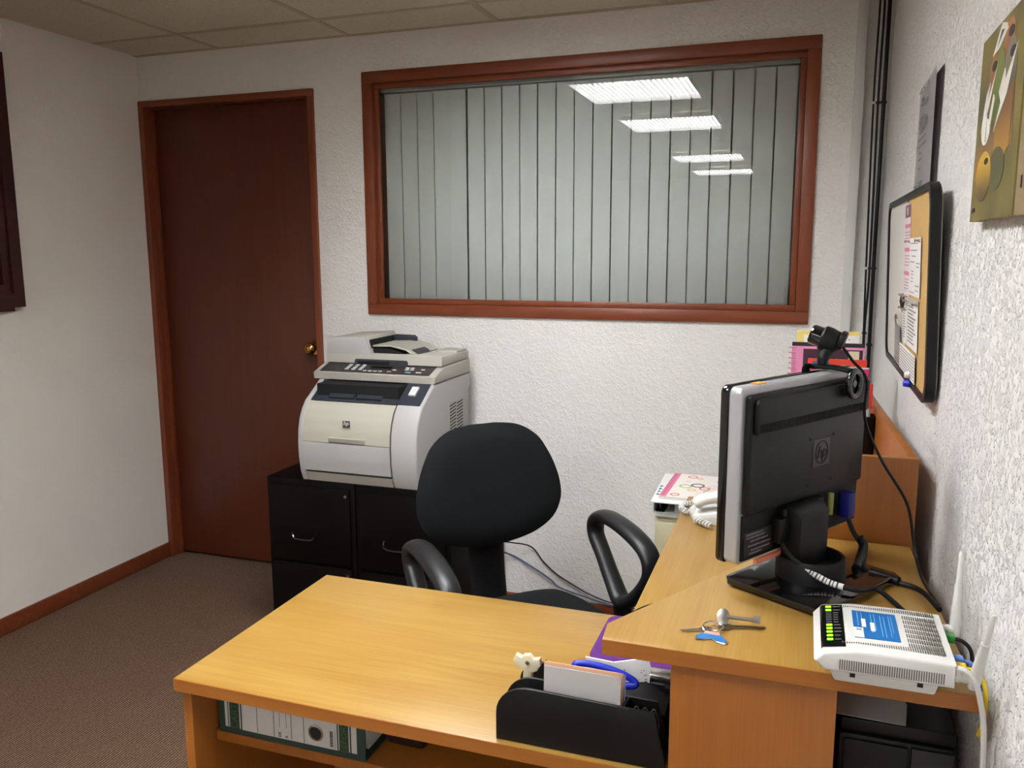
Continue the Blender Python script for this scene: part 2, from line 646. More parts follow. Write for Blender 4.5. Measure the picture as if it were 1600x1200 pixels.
struct(obj('baseboard_left', box(nb(), 0, 0.012, YR, -0.0, 0, 0.07, 0.003), DWOODH))
struct(obj('baseboard_back', box(nb(), DX, 2.948, -0.012, 0, 0, 0.05, 0.003), DWOODH))
struct(obj('baseboard_right', box(nb(), X1 - 0.012, X1, YR, 0, 0, 0.05, 0.003), DWOODH))

# ---- ceiling lamps (seen mirrored in the window pane)
LBL = ['square louvred ceiling lamp closest to the window wall, first in the row',
       'square louvred ceiling lamp above the desk front, second in the row',
       'square louvred ceiling lamp farther behind the desk, third in the row',
       'square louvred ceiling lamp at the end of the room, last in the row']
blade = None
for i, yc in enumerate((-1.36, -2.59, -4.76, -6.2)):
    xc = 1.955
    t = thing('ceiling_lamp', LBL[i], 'ceiling lamp', (xc, yc, H), 0, 'louvred lamps in the ceiling')
    h = 0.31
    fr = nb()
    ring_prism(fr, [(-h, -h), (h, -h), (h, h), (-h, h)], [(-h + .016, -h + .016), (h - .016, -h + .016), (h - .016, h - .016), (-h + .016, h - .016)], -0.030, 0.0)
    obj('lamp_frame', fr, LOUV, t)
    obj('diffuser', box(nb(), -h + 0.017, h - 0.017, -h + 0.017, h - 0.017, -0.008, -0.004), LAMPM, t)
    for k in range(1, 22):
        x = -h + 0.016 + (2 * h - 0.032) * k / 22
        if blade is None:
            blade = box(nb(), -0.0012, 0.0012, -h + 0.017, h - 0.017, -0.025, -0.014)
            o = obj('louvre_blade', blade, LOUV, t)
            blade = o.data
        else:
            o = meshobj('louvre_blade', blade, LOUV, t)
        o.location.x = x

# ------------------------------------------------------------------ door
dr = struct(bpy.data.objects.new('door_1', None), 'dark brown flush door with brass knob in red-brown frame')
COL.objects.link(dr)
FW = 0.028
obj('door_jamb', box(nb(), 0, FW, -0.012, 0.13, 0, DZ - FW, 0.003), DWOOD, dr)
obj('door_jamb', box(nb(), DX - FW, DX, -0.012, 0.13, 0, DZ - FW, 0.003), DWOOD, dr)
obj('door_head', box(nb(), 0, DX, -0.012, 0.13, DZ - FW, DZ, 0.003), DWOODH, dr)
obj('door_leaf', box(nb(), FW + 0.004, DX - FW - 0.004, 0.045, 0.085, 0.014, DZ - FW - 0.004, 0.002), DOORM, dr)
obj('threshold_gap', box(nb(), FW, DX - FW, 0.09, 0.13, 0.0, 0.03), DARK, dr)
kn = obj('door_knob', lathe(nb(), [(0, 0), (0.033, 0), (0.034, 0.004), (0.03, 0.009), (0.013, 0.012), (0.012, 0.028), (0.02, 0.034), (0.027, 0.044), (0.027, 0.054), (0.02, 0.063), (0.011, 0.066), (0.009, 0.061), (0, 0.061)],
                            (0.826, 0.0455, 1.03), (0.826, -0.02, 1.03)), BRASS, dr, 'polished brass knob')
obj('door_stop', box(nb(), FW, FW + 0.012, 0.03, 0.0445, 0, DZ - FW), DWOOD, dr)

# ------------------------------------------------------------------ window with vertical blind
wn = struct(bpy.data.objects.new('window_1', None), 'wide fixed interior window in red-brown wooden frame')
COL.objects.link(wn)
A, S = 0.044, 0.022
obj('frame_rail', box(nb(), WX0, WX1, -0.014, 0.10, WZ1 - A, WZ1, 0.003), DWOODH, wn)
obj('frame_rail', box(nb(), WX0, WX1, -0.014, 0.10, WZ0, WZ0 + A, 0.003), DWOODH, wn)
obj('frame_stile', box(nb(), WX0, WX0 + A, -0.0138, 0.10, WZ0 + A, WZ1 - A, 0.003), DWOOD, wn)
obj('frame_stile', box(nb(), WX1 - A, WX1, -0.0138, 0.10, WZ0 + A, WZ1 - A, 0.003), DWOOD, wn)
i0, i1, k0, k1 = WX0 + A, WX1 - A, WZ0 + A, WZ1 - A
obj('glazing_bead', box(nb(), i0, i1, 0.003, 0.018, k1 - S, k1, 0.003), DWOODH, wn)
obj('glazing_bead', box(nb(), i0, i1, 0.003, 0.018, k0, k0 + S, 0.003), DWOODH, wn)
obj('glazing_bead', box(nb(), i0, i0 + S, 0.0032, 0.018, k0 + S, k1 - S, 0.003), DWOOD, wn)
obj('glazing_bead', box(nb(), i1 - S, i1, 0.0032, 0.018, k0 + S, k1 - S, 0.003), DWOOD, wn)
b = nb()
v = [b.verts.new(p) for p in ((i0 + 0.005, 0.021, k0 + 0.005), (i1 - 0.005, 0.021, k0 + 0.005), (i1 - 0.005, 0.021, k1 - 0.005), (i0 + 0.005, 0.021, k1 - 0.005))]
b.faces.new(v)
obj('pane', b, GLASS, wn)

bl = thing('vertical_blind', 'closed grey-green vertical blind hanging behind the window pane', 'blind', ((i0 + i1) / 2, 0.06, k0))
obj('head_rail', box(nb(), -(i1 - i0) / 2 + 0.004, (i1 - i0) / 2 - 0.004, -0.012, 0.02, k1 - k0 - 0.03, k1 - k0 - 0.004, 0.003), BLIND, bl)
PITCHB = 0.0722
ns = int((i1 - i0) / PITCHB)
hs = k1 - k0 - 0.034
b = nb()
N = 6
rows = []
for k in range(N + 1):
    u = k / N - 0.5
    x, y = u * 0.0668, 0.0015 * math.cos(u * PI) - 0.0015 + u * 0.004
    rows.append([b.verts.new((x, y, 0.006)), b.verts.new((x, y, hs)), b.verts.new((x, y + 0.0012, 0.006)), b.verts.new((x, y + 0.0012, hs))])
for a, c in zip(rows[:-1], rows[1:]):
    b.faces.new((a[0], c[0], c[1], a[1]))
    b.faces.new((a[2], a[3], c[3], c[2]))
    b.faces.new((a[1], c[1], c[3], a[3]))
    b.faces.new((a[0], a[2], c[2], c[0]))
for a in (rows[0], rows[-1]):
    b.faces.new((a[0], a[1], a[3], a[2]))
bmesh.ops.recalc_face_normals(b, faces=b.faces[:])
slat0 = obj('blind_slat', b, BLIND, bl)
for k in range(ns):
    o = slat0 if k == 0 else meshobj('blind_slat', slat0.data, BLIND, bl)
    o.location.x = -(i1 - i0) / 2 + 0.02 + PITCHB * (k + 0.5) + random.uniform(-0.0007, 0.0007)
    o.rotation_euler.z = random.uniform(-0.015, 0.015)
    if k == 4:
        o.location.x -= 0.004
struct(obj('wall_backing', box(nb(), WX0 - 0.3, WX1 + 0.3, 0.2, 0.23, 0.8, H), mat('pale_gap_backing', (190, 190, 180), 0.9)))  # added backing behind the blind, pale so the slat gaps read grey

# ------------------------------------------------------------------ desk (lower top, return, shelf, raised corner, hutch)
ZT = 0.74
dk = thing('office_desk', 'beech veneer corner desk with open shelf under its lower front top', 'desk')
tp = prism(nb(), [(1.862, -2.054), (2.681, -2.054), (2.681, -1.80), (2.86, -1.80), (2.86, -1.5765), (2.5, -1.5765), (1.862, -1.5765)], ZT - 0.022, ZT, 'z', 0.0025)
obj('desk_top', tp, BEECH, dk)
obj('edge_band', tube(nb(), [(1.8635, -2.053, ZT - 0.011), (1.8635, -1.577, ZT - 0.011)], 0.0035, ry=0.0105, n=10, smooth=False, up=(1, 0, 0)), BEECHE, dk)
obj('edge_band', box(nb(), 1.863, 2.681, -2.0555, -2.0542, ZT - 0.0215, ZT - 0.0006), BEECHE, dk)
obj('return_top', box(nb(), 2.536, 3.02, -1.576, -0.72, ZT - 0.022, ZT - 0.0002, 0.003), BEECHY, dk)
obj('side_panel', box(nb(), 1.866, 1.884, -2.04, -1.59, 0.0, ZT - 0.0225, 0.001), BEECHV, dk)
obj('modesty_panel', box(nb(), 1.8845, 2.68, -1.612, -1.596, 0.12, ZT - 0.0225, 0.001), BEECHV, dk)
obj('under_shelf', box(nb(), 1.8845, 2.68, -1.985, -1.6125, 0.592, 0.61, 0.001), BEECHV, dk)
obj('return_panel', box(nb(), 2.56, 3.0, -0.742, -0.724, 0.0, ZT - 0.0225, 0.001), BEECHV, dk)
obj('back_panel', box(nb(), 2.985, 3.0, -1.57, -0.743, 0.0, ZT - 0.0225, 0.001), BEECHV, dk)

ZC = 0.925
rc = thing('raised_corner_shelf', 'beech veneer raised corner shelf carrying the monitor and the modem', 'shelf')
cp = prism(nb(), [(2.590, -2.056), (3.043, -2.056), (3.022, -1.535), (2.848, -1.535), (2.586, -2.006)], ZC - 0.022, ZC, 'z', 0.002)
obj('shelf_top', cp, BEECHY, rc)
obj('edge_band', box(nb(), 2.5905, 3.0428, -2.0575, -2.0562, ZC - 0.0215, ZC - 0.0006), BEECHE, rc)
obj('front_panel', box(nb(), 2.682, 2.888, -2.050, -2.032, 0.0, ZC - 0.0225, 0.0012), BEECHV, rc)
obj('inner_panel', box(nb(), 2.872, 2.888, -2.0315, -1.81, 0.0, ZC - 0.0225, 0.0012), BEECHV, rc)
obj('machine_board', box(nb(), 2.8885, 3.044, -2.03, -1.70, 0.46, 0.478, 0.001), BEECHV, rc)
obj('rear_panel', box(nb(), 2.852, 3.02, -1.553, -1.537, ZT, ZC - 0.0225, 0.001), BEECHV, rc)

hu = thing('desk_hutch', 'beech veneer open-topped hutch box standing along the rough wall', 'hutch', (3.030, -1.515, ZT), math.radians(2.3))
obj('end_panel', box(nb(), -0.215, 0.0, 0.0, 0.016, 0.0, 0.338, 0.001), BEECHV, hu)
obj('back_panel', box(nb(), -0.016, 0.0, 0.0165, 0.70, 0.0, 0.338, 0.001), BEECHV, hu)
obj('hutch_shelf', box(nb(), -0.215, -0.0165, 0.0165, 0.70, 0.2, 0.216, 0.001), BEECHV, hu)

# ---- ring binder lying on the shelf under the desk top
bd = thing('ring_binder', 'dark green lever arch binder with printed spine lying under the desk top', 'binder', (1.892, -1.984, 0.6102))
L_, T_, D_ = 0.288, 0.077, 0.30
obj('cover', box(nb(), 0, L_, 0.0, D_, 0, 0.003, 0.001), GREENB, bd)
obj('cover', box(nb(), 0, L_, 0.0, D_, T_ - 0.003, T_, 0.001), GREENB, bd)
obj('spine', box(nb(), 0, L_, 0.0, 0.003, 0.003, T_ - 0.003), GREENB, bd)
obj('page_stack', box(nb(), 0.01, L_ - 0.01, 0.03, D_ - 0.01, 0.004, T_ - 0.01), PAPER, bd)
SF = frame_mtx((0, -0.0002, 0), (1, 0, 0), (0, 0, 1))
z0, z1 = 0.012, T_ - 0.004
obj('spine_label', bars(nb(), SF, [(0.048, 0.236, z0 - 0.001, z1)]), SPINE, bd)
obj('spine_label', bars(nb(), SF, [(0.013, 0.0185, z0, z1), (0.0205, 0.0225, z0, z1), (0.0425, 0.045, z0, z1)]), SPINE, bd)
obj('spine_label', bars(nb(), SF, [(0.2385, 0.240, z0, z1), (0.258, 0.26, z0, z1), (0.263, 0.273, z0, z1)]), SPINE, bd)
SF2 = frame_mtx((0, -0.0007, 0), (1, 0, 0), (0, 0, 1))
obj('printed_line', bars(nb(), SF2, [(0.079, 0.0798, z0, z1), (0.113, 0.1138, z0, z1), (0.1475, 0.1483, z0, z1), (0.172, 0.1728, z0, z1), (0.1245, 0.1249, z0 + .02, z1 - .004), (0.138, 0.1384, z0 + .02, z1 - .004)]), INK, bd)
bc = nb()
y = 0.016
while y < 0.044:
    hgt = random.choice((0.0006, 0.001, 0.0015))
    bars(bc, SF2, [(0.2225, 0.2285, y, y + hgt)])
    y += hgt + random.choice((0.0007, 0.0012))
obj('barcode', bc, INK, bd)
obj('printed_line', bars(nb(), SF2, [(0.232, 0.2328, 0.014, 0.045)]), INKG, bd)


def up_text(x, z, body, size, m, o, parent):
    return text('spine_lettering', body, size, frame_mtx((x, o, z), (0, 0, 1), (-1, 0, 0)), m, parent)


up_text(0.0325, 0.040, 'CARTA', 0.0185, GREENT, -0.0004, bd)
up_text(0.2495, 0.038, 'LEFORT', 0.0165, GREENT, -0.0004, bd)
up_text(0.1245, 0.018, 'DE', 0.0075, INK, -0.0009, bd)
up_text(0.138, 0.016, 'A', 0.0075, INK, -0.0009, bd)
obj('finger_ring', lathe(nb(), [(0.0115, 0), (0.0145, 0), (0.0145, 0.0015), (0.0115, 0.0022), (0.0108, 0.0005), (0.0115, 0)], (0.196, -0.0004, 0.035), (0.196, -0.1, 0.035)), CHROME, bd)
obj('finger_hole', cyl(nb(), (0.196, 0.0, 0.035), (0.196, -0.0009, 0.035), 0.0112), DARK, bd)

tag(obj('folded_bag', box(nb(), 2.184, 2.262, -1.93, -1.66, 0.6102, 0.668, 0.014, 3), mat('dark_maroon_vinyl', (40, 22, 22), 0.35, 0, 0.3, 30, 0.8, 40)), 'dark maroon vinyl pouch squeezed beside the green binder', 'pouch')

# ------------------------------------------------------------------ filing cabinets
CT, CY = 0.625, -0.575
cab_lbl = ['black steel two-drawer filing cabinet nearer the door, under the printer', 'black steel two-drawer filing cabinet behind the swivel chair, under the printer']
for i, x0 in enumerate((0.984, 1.354)):
    t = thing('filing_cabinet', cab_lbl[i], 'filing cabinet', (x0, CY, 0), 0, 'black filing cabinets under the printer')
    w = 0.365
    obj('body', box(nb(), 0, w, 0.008, 0.53, 0.0, CT, 0.003), BLKMET, t)
    for zz in (0.022, 0.318):
        d = obj('drawer', box(nb(), 0.016, w - 0.016, -0.004, 0.0078, zz, zz + 0.285, 0.003), BLKMET, t)
        hx, hz = 0.165, zz + 0.10
        obj('handle', tube(nb(), [(hx - 0.05, -0.005, hz + 0.014), (hx - 0.046, -0.02, hz + 0.004), (hx - 0.03, -0.024, hz - 0.008), (hx + 0.03, -0.024, hz - 0.008), (hx + 0.046, -0.02, hz + 0.004), (hx + 0.05, -0.005, hz + 0.014)], 0.0045, n=8, k=5), BLKGLOSS, d)
        obj('lock', cyl(nb(), (w - 0.03, -0.0045, zz + 0.262), (w - 0.03, -0.008, zz + 0.262), 0.006), CHROME, d)

# ------------------------------------------------------------------ multifunction printer
pr = thing('laser_printer', 'warm grey multifunction laser printer with document feeder standing on filing cabinets', 'printer', (1.36, -0.35, CT))
Z0 = 0.0
PX0, PX1 = -0.226, 0.243            # body sides (local x), local y = world y + 0.35, local z above cabinet


def PY(y):
    return y + 0.35


front = [(-0.560, 0.0), (-0.574, 0.035), (-0.582, 0.09), (-0.583, 0.14), (-0.578, 0.19), (-0.566, 0.23), (-0.548, 0.262), (-0.525, 0.287)]
slope = [(-0.525, 0.287), (-0.425, 0.349)]
body = [(PY(y), z) for y, z in front + slope[1:]] + [(PY(-0.09), 0.349), (PY(-0.09), 0.30), (PY(-0.105), 0.285), (PY(-0.105), 0.0)]
# body core is set back 6 mm; cheeks and doors are proud panels on it
core = [(PY(y) + 0.008, z) for y, z in front] + [(PY(-0.415), 0.345)] + [(PY(-0.12), 0.345), (PY(-0.12), 0.002), ]
core[0] = (core[0][0], 0.002)
obj('core', prism(nb(), core, PX0 + 0.02, PX1 - 0.02, 'x'), PRNB, pr)
chk = nb()
prism(chk, body, PX1 - 0.100, PX1, 'x', 0.007, 3)
obj('side_cheek', chk, PRNC, pr)
obj('side_cheek', prism(nb(), body, PX0, PX0 + 0.022, 'x', 0.004, 2), PRNC, pr)
obj('rear_body', box(nb(), PX0 + 0.0225, PX1 - 0.1005, PY(-0.19), PY(-0.10), 0.0, 0.348), PRN, pr)


def strip(x0, x1, pts, out=0.0, thick=0.006):
    """panel following the front profile between two heights"""
    t = bmesh.new()
    P = [(PY(y) - out, z) for y, z in pts]
    Q = [(PY(y) - out + thick, z) for y, z in pts]
    return prism(t, P + Q[::-1], x0, x1, 'x')


def cut(z0, z1):
    pts = []
    fs = front
    for (ya, za), (yb, zb) in zip(fs[:-1], fs[1:]):
        for k in range(4):
            t = k / 4
            pts.append((ya + (yb - ya) * t, za + (zb - za) * t))
    pts.append(fs[-1])
    mid = [p for p in pts if z0 < p[1] < z1]

    def yat(z):
        for (ya, za), (yb, zb) in zip(fs[:-1], fs[1:]):
            if za <= z <= zb:
                return ya + (yb - ya) * (z - za) / (zb - za)
        return fs[-1][0]
    return [(yat(z0), z0)] + mid + [(yat(z1), z1)]


FX0, FX1 = PX0 + 0.0235, PX1 - 0.1015
obj('base_rail', strip(FX0, FX1, cut(0.0, 0.034), -0.001), PRN, pr)
obj('paper_tray', strip(FX0, FX1, cut(0.043, 0.148), 0.003), PRNC, pr)
fd = obj('front_door', strip(FX0, FX1, cut(0.1505, 0.2865), 0.003), PRNF, pr)
gx = (FX0 + FX1) / 2 + 0.005
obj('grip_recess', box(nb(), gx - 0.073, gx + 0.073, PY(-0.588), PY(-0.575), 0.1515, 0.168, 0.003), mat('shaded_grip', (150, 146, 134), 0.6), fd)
obj('grip_lip', box(nb(), gx - 0.073, gx + 0.073, PY(-0.5895), PY(-0.578), 0.166, 0.1695, 0.0015), PRNF, fd)
ybadge = PY(-0.5805) - 0.004
obj('logo_plate', box(nb(), gx - 0.0135, gx + 0.0135, ybadge, ybadge + 0.005, 0.210, 0.232, 0.001, mtx=None), mat('grey_badge', (84, 82, 88), 0.35, 0.5), fd)
text('logo_lettering', 'hp', 0.022, frame_mtx((gx, ybadge - 0.0003, 0.2235), (1, 0, 0), (0, 0, 1)), BTNW, fd, shear=0.25)
# dark sloped face with output slot and control pod
sl = nb()
n_ = Vector((0, -0.062, -0.0)).normalized()
spts = [(PY(-0.5265), 0.2885), (PY(-0.4235), 0.3475), (PY(-0.419), 0.3475), (PY(-0.522), 0.2885)]


def slab(x0, x1, a, c, out=0.0, th=0.006):
    ya, za = slope[0]
    yb, zb = slope[1]
    d = Vector((yb - ya, zb - za)).normalized()
    nn = Vector((-d.y, d.x))
    p = [Vector((ya, za)) + (Vector((yb, zb)) - Vector((ya, za))) * t for t in (a, c)]
    q = [p[0] + nn * out, p[1] + nn * out, p[1] + nn * (out - th), p[0] + nn * (out - th)]
    return prism(nb(), [(PY(v.x), v.y) for v in q], x0, x1, 'x')


obj('slope_face', slab(PX0 + 0.0235, PX0 + 0.04, 0.02, 0.97, 0.001), PRNB, pr)
obj('control_pod', slab(FX1 + 0.001, PX1 - 0.012, 0.02, 0.99, 0.003), PRNB, pr)
obj('slot_floor', prism(nb(), [(PY(-0.526), 0.288), (PY(-0.33), 0.262), (PY(-0.33), 0.256), (PY(-0.52), 0.280)], PX0 + 0.0405, FX1, 'x'), PRNB, pr)
obj('slot_cavity', box(nb(), PX0 + 0.0405, FX1, PY(-0.505), PY(-0.40), 0.2925, 0.346), DARK, pr)
obj('output_lip', slab(PX0 + 0.04, FX1, 0.0, 0.40, 0.004, 0.01), PRNB, pr)
for x in (-0.08, 0.03):
    obj('paper_guide', slab(x - 0.05, x + 0.05, 0.1, 0.36, 0.012, 0.01), PRNB, pr)
obj('release_button', slab(PX1 - 0.072, PX1 - 0.046, 0.40, 0.78, 0.010, 0.008), BTNW, pr)
# side vents
sv = obj('vent_panel', box(nb(), PX1 + 0.0001, PX1 + 0.001, PY(-0.30), PY(-0.165), 0.10, 0.262, 0.0), PRN, pr)
vs = nb()
for k in range(12):
    z = 0.112 + k * 0.0122
    for y0, y1 in ((-0.295, -0.236), (-0.228, -0.17)):
        prism(vs, [(PY(y0), z), (PY(y1), z + 0.006), (PY(y1), z + 0.0105), (PY(y0), z + 0.0045)], PX1 + 0.0005, PX1 + 0.0014, 'x')
o = obj('vent_slots', vs, DARK, sv)
o['kind'] = 'stuff'
# scanner head
SZ = 0.351
SX0, SX1 = -0.250, 0.245
obj('scanner_base', prism(nb(), [(PY(-0.425), SZ), (PY(-0.428), SZ + 0.024), (PY(-0.345), SZ + 0.050), (PY(-0.092), SZ + 0.052), (PY(-0.092), SZ + 0.0)], SX0, SX1, 'x', 0.005, 3), PRN, pr)
sd = Vector((0, 0.083, 0.026)).normalized()
CPF = frame_mtx((0, PY(-0.4255), SZ + 0.0255), (1, 0, 0), sd)
cpn = obj('control_panel', box(nb(), SX0 + 0.022, SX1 - 0.026, 0.008, 0.083, 0, 0.0012, mtx=CPF), mat('dark_brown_panel', (52, 47, 46), 0.35), pr)
bt = frame_mtx((0, PY(-0.4255), SZ + 0.0255) + tuple() if False else CPF @ Vector((0, 0, 0.0012)), (1, 0, 0), sd)
obj('display', box(nb(), -0.035, 0.05, 0.04, 0.062, 0, 0.0012, mtx=bt), BLKGLOSS, cpn)
key = None
spots = [(-0.125 + 0.028 * c, 0.030 + 0.0125 * r) for c in range(3) for r in range(4)]
spots += [(-0.045 + 0.021 * c, 0.022) for c in range(4)] + [(0.068, 0.038), (0.115, 0.046), (0.135, 0.046), (0.112, 0.06), (0.132, 0.06), (0.178, 0.05)]
for (x, y) in spots:
    o = obj('key', box(nb(), x - 0.0075, x + 0.0075, y - 0.0035, y + 0.0035, 0, 0.002, 0.0008, 1, mtx=bt), BTNW, cpn) if key is None else None
    if key is None:
        key = o
        kx, ky = x, y
    else:
        o = meshobj('key', key.data, BTNW, cpn)
        dlt = bt.to_3x3() @ Vector((x - kx, y - ky, 0))
        o.location = dlt
obj('start_key', box(nb(), 0.118, 0.140, 0.018, 0.029, 0, 0.002, 0.0008, 1, mtx=bt), BTNG, cpn)
obj('stop_key', box(nb(), 0.045, 0.062, 0.018, 0.027, 0, 0.002, 0.0008, 1, mtx=bt), BTNO, cpn)
obj('copy_key', box(nb(), 0.160, 0.182, 0.022, 0.029, 0, 0.002, 0.0008, 1, mtx=bt), BTNW, cpn)
# lid and document feeder
LZ = SZ + 0.0535
obj('lid', prism(nb(), [(PY(-0.352), LZ), (PY(-0.350), LZ + 0.033), (PY(-0.345), LZ + 0.036), (PY(-0.094), LZ + 0.030), (PY(-0.094), LZ)], SX0 + 0.012, SX1 - 0.004, 'x', 0.004, 2), PRN, pr)
obj('lid_handle', prism(nb(), rrect(-0.115, 0.105, LZ - 0.012, LZ + 0.016, 0.009), PY(-0.3545), PY(-0.349), 'y'), PRNB, pr)
obj('lid_handle_slot', prism(nb(), rrect(-0.103, 0.03, LZ - 0.007, LZ + 0.009, 0.004), PY(-0.3552), PY(-0.352), 'y'), DARK, pr)
AZ = LZ + 0.034
hump = prism(nb(), [(SX0 + 0.014, AZ), (SX0 + 0.016, AZ + 0.052), (SX0 + 0.030, AZ + 0.058), (-0.078, AZ + 0.066), (-0.072, AZ + 0.060), (-0.052, AZ)], PY(-0.335), PY(-0.10), 'y', 0.004, 2)
obj('feeder_cover', hump, PRN, pr)
obj('feeder_cheek', prism(nb(), [(SX0 + 0.013, AZ - 0.004), (SX0 + 0.015, AZ + 0.054), (SX0 + 0.030, AZ + 0.061), (-0.082, AZ + 0.064), (-0.072, AZ + 0.054), (-0.048, AZ - 0.004)], PY(-0.350), PY(-0.3352), 'y', 0.003, 2), PRNC, pr)
obj('feeder_mouth', prism(nb(), [(-0.070, AZ + 0.02), (-0.066, AZ + 0.052), (-0.060, AZ + 0.052), (-0.052, AZ + 0.02)], PY(-0.325), PY(-0.115), 'y'), DARK, pr)
obj('document_tray', prism(nb(), [(-0.062, AZ + 0.026), (-0.062, AZ + 0.031), (0.02, AZ + 0.034), (0.085, AZ + 0.022), (0.12, AZ + 0.002), (0.115, AZ - 0.002), (0.08, AZ + 0.016), (0.02, AZ + 0.028)], PY(-0.322), PY(-0.115), 'y', 0.0), PRNF, pr)
obj('tray_underside', prism(nb(), [(-0.055, AZ - 0.002), (-0.055, AZ + 0.02), (0.02, AZ + 0.02), (0.085, AZ - 0.002)], PY(-0.318), PY(-0.12), 'y'), DARK, pr)
obj('width_guide', prism(nb(), [(-0.062, AZ + 0.030), (-0.062, AZ + 0.048), (-0.05, AZ + 0.056), (0.03, AZ + 0.054), (0.04, AZ + 0.046), (0.04, AZ + 0.032)], PY(-0.140), PY(-0.128), 'y', 0.002), PRNB, pr)
obj('width_guide', prism(nb(), [(0.085, AZ + 0.012), (0.10, AZ + 0.018), (0.118, AZ + 0.01), (0.125, AZ + 0.001)], PY(-0.30), PY(-0.20), 'y'), PRNB, pr)
obj('output_stop', box(nb(), 0.15, SX1 - 0.01, PY(-0.20), PY(-0.10), AZ - 0.003, AZ + 0.006, 0.002), PRN, pr)

# ------------------------------------------------------------------ swivel chair (local +y is the way it faces)
ch = thing('swivel_chair', 'black upholstered swivel office chair with loop armrests behind the desk', 'chair', (2.195, -1.13, 0), math.radians(-135))


def cushion(outline, cy, front_bulge, back_bulge, rings=6, curve=0.0):
    """soft pad from an (x,z) outline: bulged front (+y) and back (-y)"""
    t = bmesh.new()
    n = len(outline)
    cx = sum(p[0] for p in outline) / n
    cz = sum(p[1] for p in outline) / n
    layers = []
    sides = [(1, front_bulge), (-1, back_bulge)]
    edge = None
    res = []
    for sgn, bul in sides:
        rows = []
        for k in range(rings + 1):
            s = 1 - k / rings
            s2 = math.sin(s * PI / 2) if k < rings else 0.0
            off = bul * math.sqrt(max(0, 1 - s ** 4))
            if k == 0 and edge is not None:
                rows.append(edge)
                continue
            if k == rings:
                x, z = cx, cz
                rows.append([t.verts.new((x, cy + sgn * off + curve * (x / 0.2) ** 2, z))])
            else:
                rows.append([t.verts.new((cx + (p[0] - cx) * s, cy + sgn * off + curve * ((cx + (p[0] - cx) * s) / 0.2) ** 2, cz + (p[1] - cz) * s)) for p in outline])
            if k == 0:
                edge = rows[0]
        for a, c in zip(rows[:-1], rows[1:]):
            for q in range(n):
                j = (q + 1) % n
                if len(c) == 1:
                    t.faces.new((a[q], a[j], c[0]))
                else:
                    t.faces.new((a[q], a[j], c[j], c[q]))
    bmesh.ops.recalc_face_normals(t, faces=t.faces[:])
    return t


half = [(0.0, 0.182), (0.05, 0.181), (0.112, 0.169), (0.164, 0.134), (0.193, 0.088), (0.212, 0.042), (0.224, -0.01), (0.222, -0.06), (0.195, -0.110), (0.140, -0.145), (0.07, -0.163), (0.0, -0.168)]
loop = half + [(-x, z) for x, z in half[-2:0:-1]]
sm = [(p.x, p.z) for p in spline([(x, 0, z) for x, z in loop], 4, True)]
BR = Matrix.Translation((0.0, -0.283, 0.775)) @ Matrix.Rotation(math.radians(9), 4, 'X')
bm_ = cushion(sm, 0, 0.026, 0.006, 7, 0.018)
bm_.transform(BR)
br = obj('backrest', bm_, FABRIC, ch, angle=60)
bm_ = cushion([(x * 0.97, z * 0.97) for x, z in sm], -0.012, 0.004, 0.022, 5, 0.018)
bm_.transform(BR)
obj('backrest_shell', bm_, BLKPL, ch, angle=60)
obj('back_upright', tube(nb(), [(0, -0.310, 0.80), (0, -0.300, 0.66), (0, -0.285, 0.50), (0, -0.25, 0.40), (0, -0.15, 0.372), (0, 0.0, 0.37)], 0.056, ry=0.016, n=12, k=6, up=(1, 0, 0)), BLKPL, ch)
so = [(p.x, p.y) for p in spline([(x, y, 0) for x, y in [(-0.17, -0.235), (0.0, -0.245), (0.17, -0.235), (0.225, -0.17), (0.24, 0.0), (0.235, 0.15), (0.19, 0.215), (0, 0.235), (-0.19, 0.215), (-0.235, 0.15), (-0.24, 0.0), (-0.225, -0.17)]], 4, True)]
bm_ = cushion([(x, -y) for x, y in so], 0, 0.034, 0.03, 6)
bm_.transform(Matrix.Translation((0, 0, 0.448)) @ Matrix.Rotation(math.radians(90), 4, 'X'))
obj('seat', bm_, FABRIC, ch, angle=60)
obj('seat_pan', prism(nb(), [(x * 0.93, y * 0.93) for x, y in so], 0.386, 0.424, 'z', 0.004), BLKPL, ch)
for sx in (-1, 1):
    X = 0.278 * sx
    arm = [(X, -0.143, 0.640), (X, -0.133, 0.685), (X, -0.075, 0.704), (X, 0.035, 0.694), (X, 0.115, 0.664), (X, 0.132, 0.615), (X, 0.100, 0.560), (X, 0.050, 0.510), (X * 0.99, 0.004, 0.488), (X, -0.045, 0.525), (X, -0.100, 0.588)]
    obj('armrest', tube(nb(), arm, 0.026, ry=0.0185, n=14, k=7, closed=True, up=(1, 0, 0), radii=[0.026, 0.030, 0.032, 0.032, 0.030, 0.027, 0.025, 0.027, 0.030, 0.027, 0.025, 0.026]), BLKSOFT, ch, angle=70)
    obj('arm_bracket', tube(nb(), [(X, 0.002, 0.498), (X, 0.003, 0.46), (X * 0.99, 0.01, 0.41), (X * 0.9, 0.01, 0.383), (X * 0.5, 0.01, 0.379)], 0.042, ry=0.016, n=12, k=5, up=(0, 1, 0)), BLKPL, ch)
obj('gas_lift', cyl(nb(), (0, 0, 0.09), (0, 0, 0.385), 0.026), BLKPL, ch)
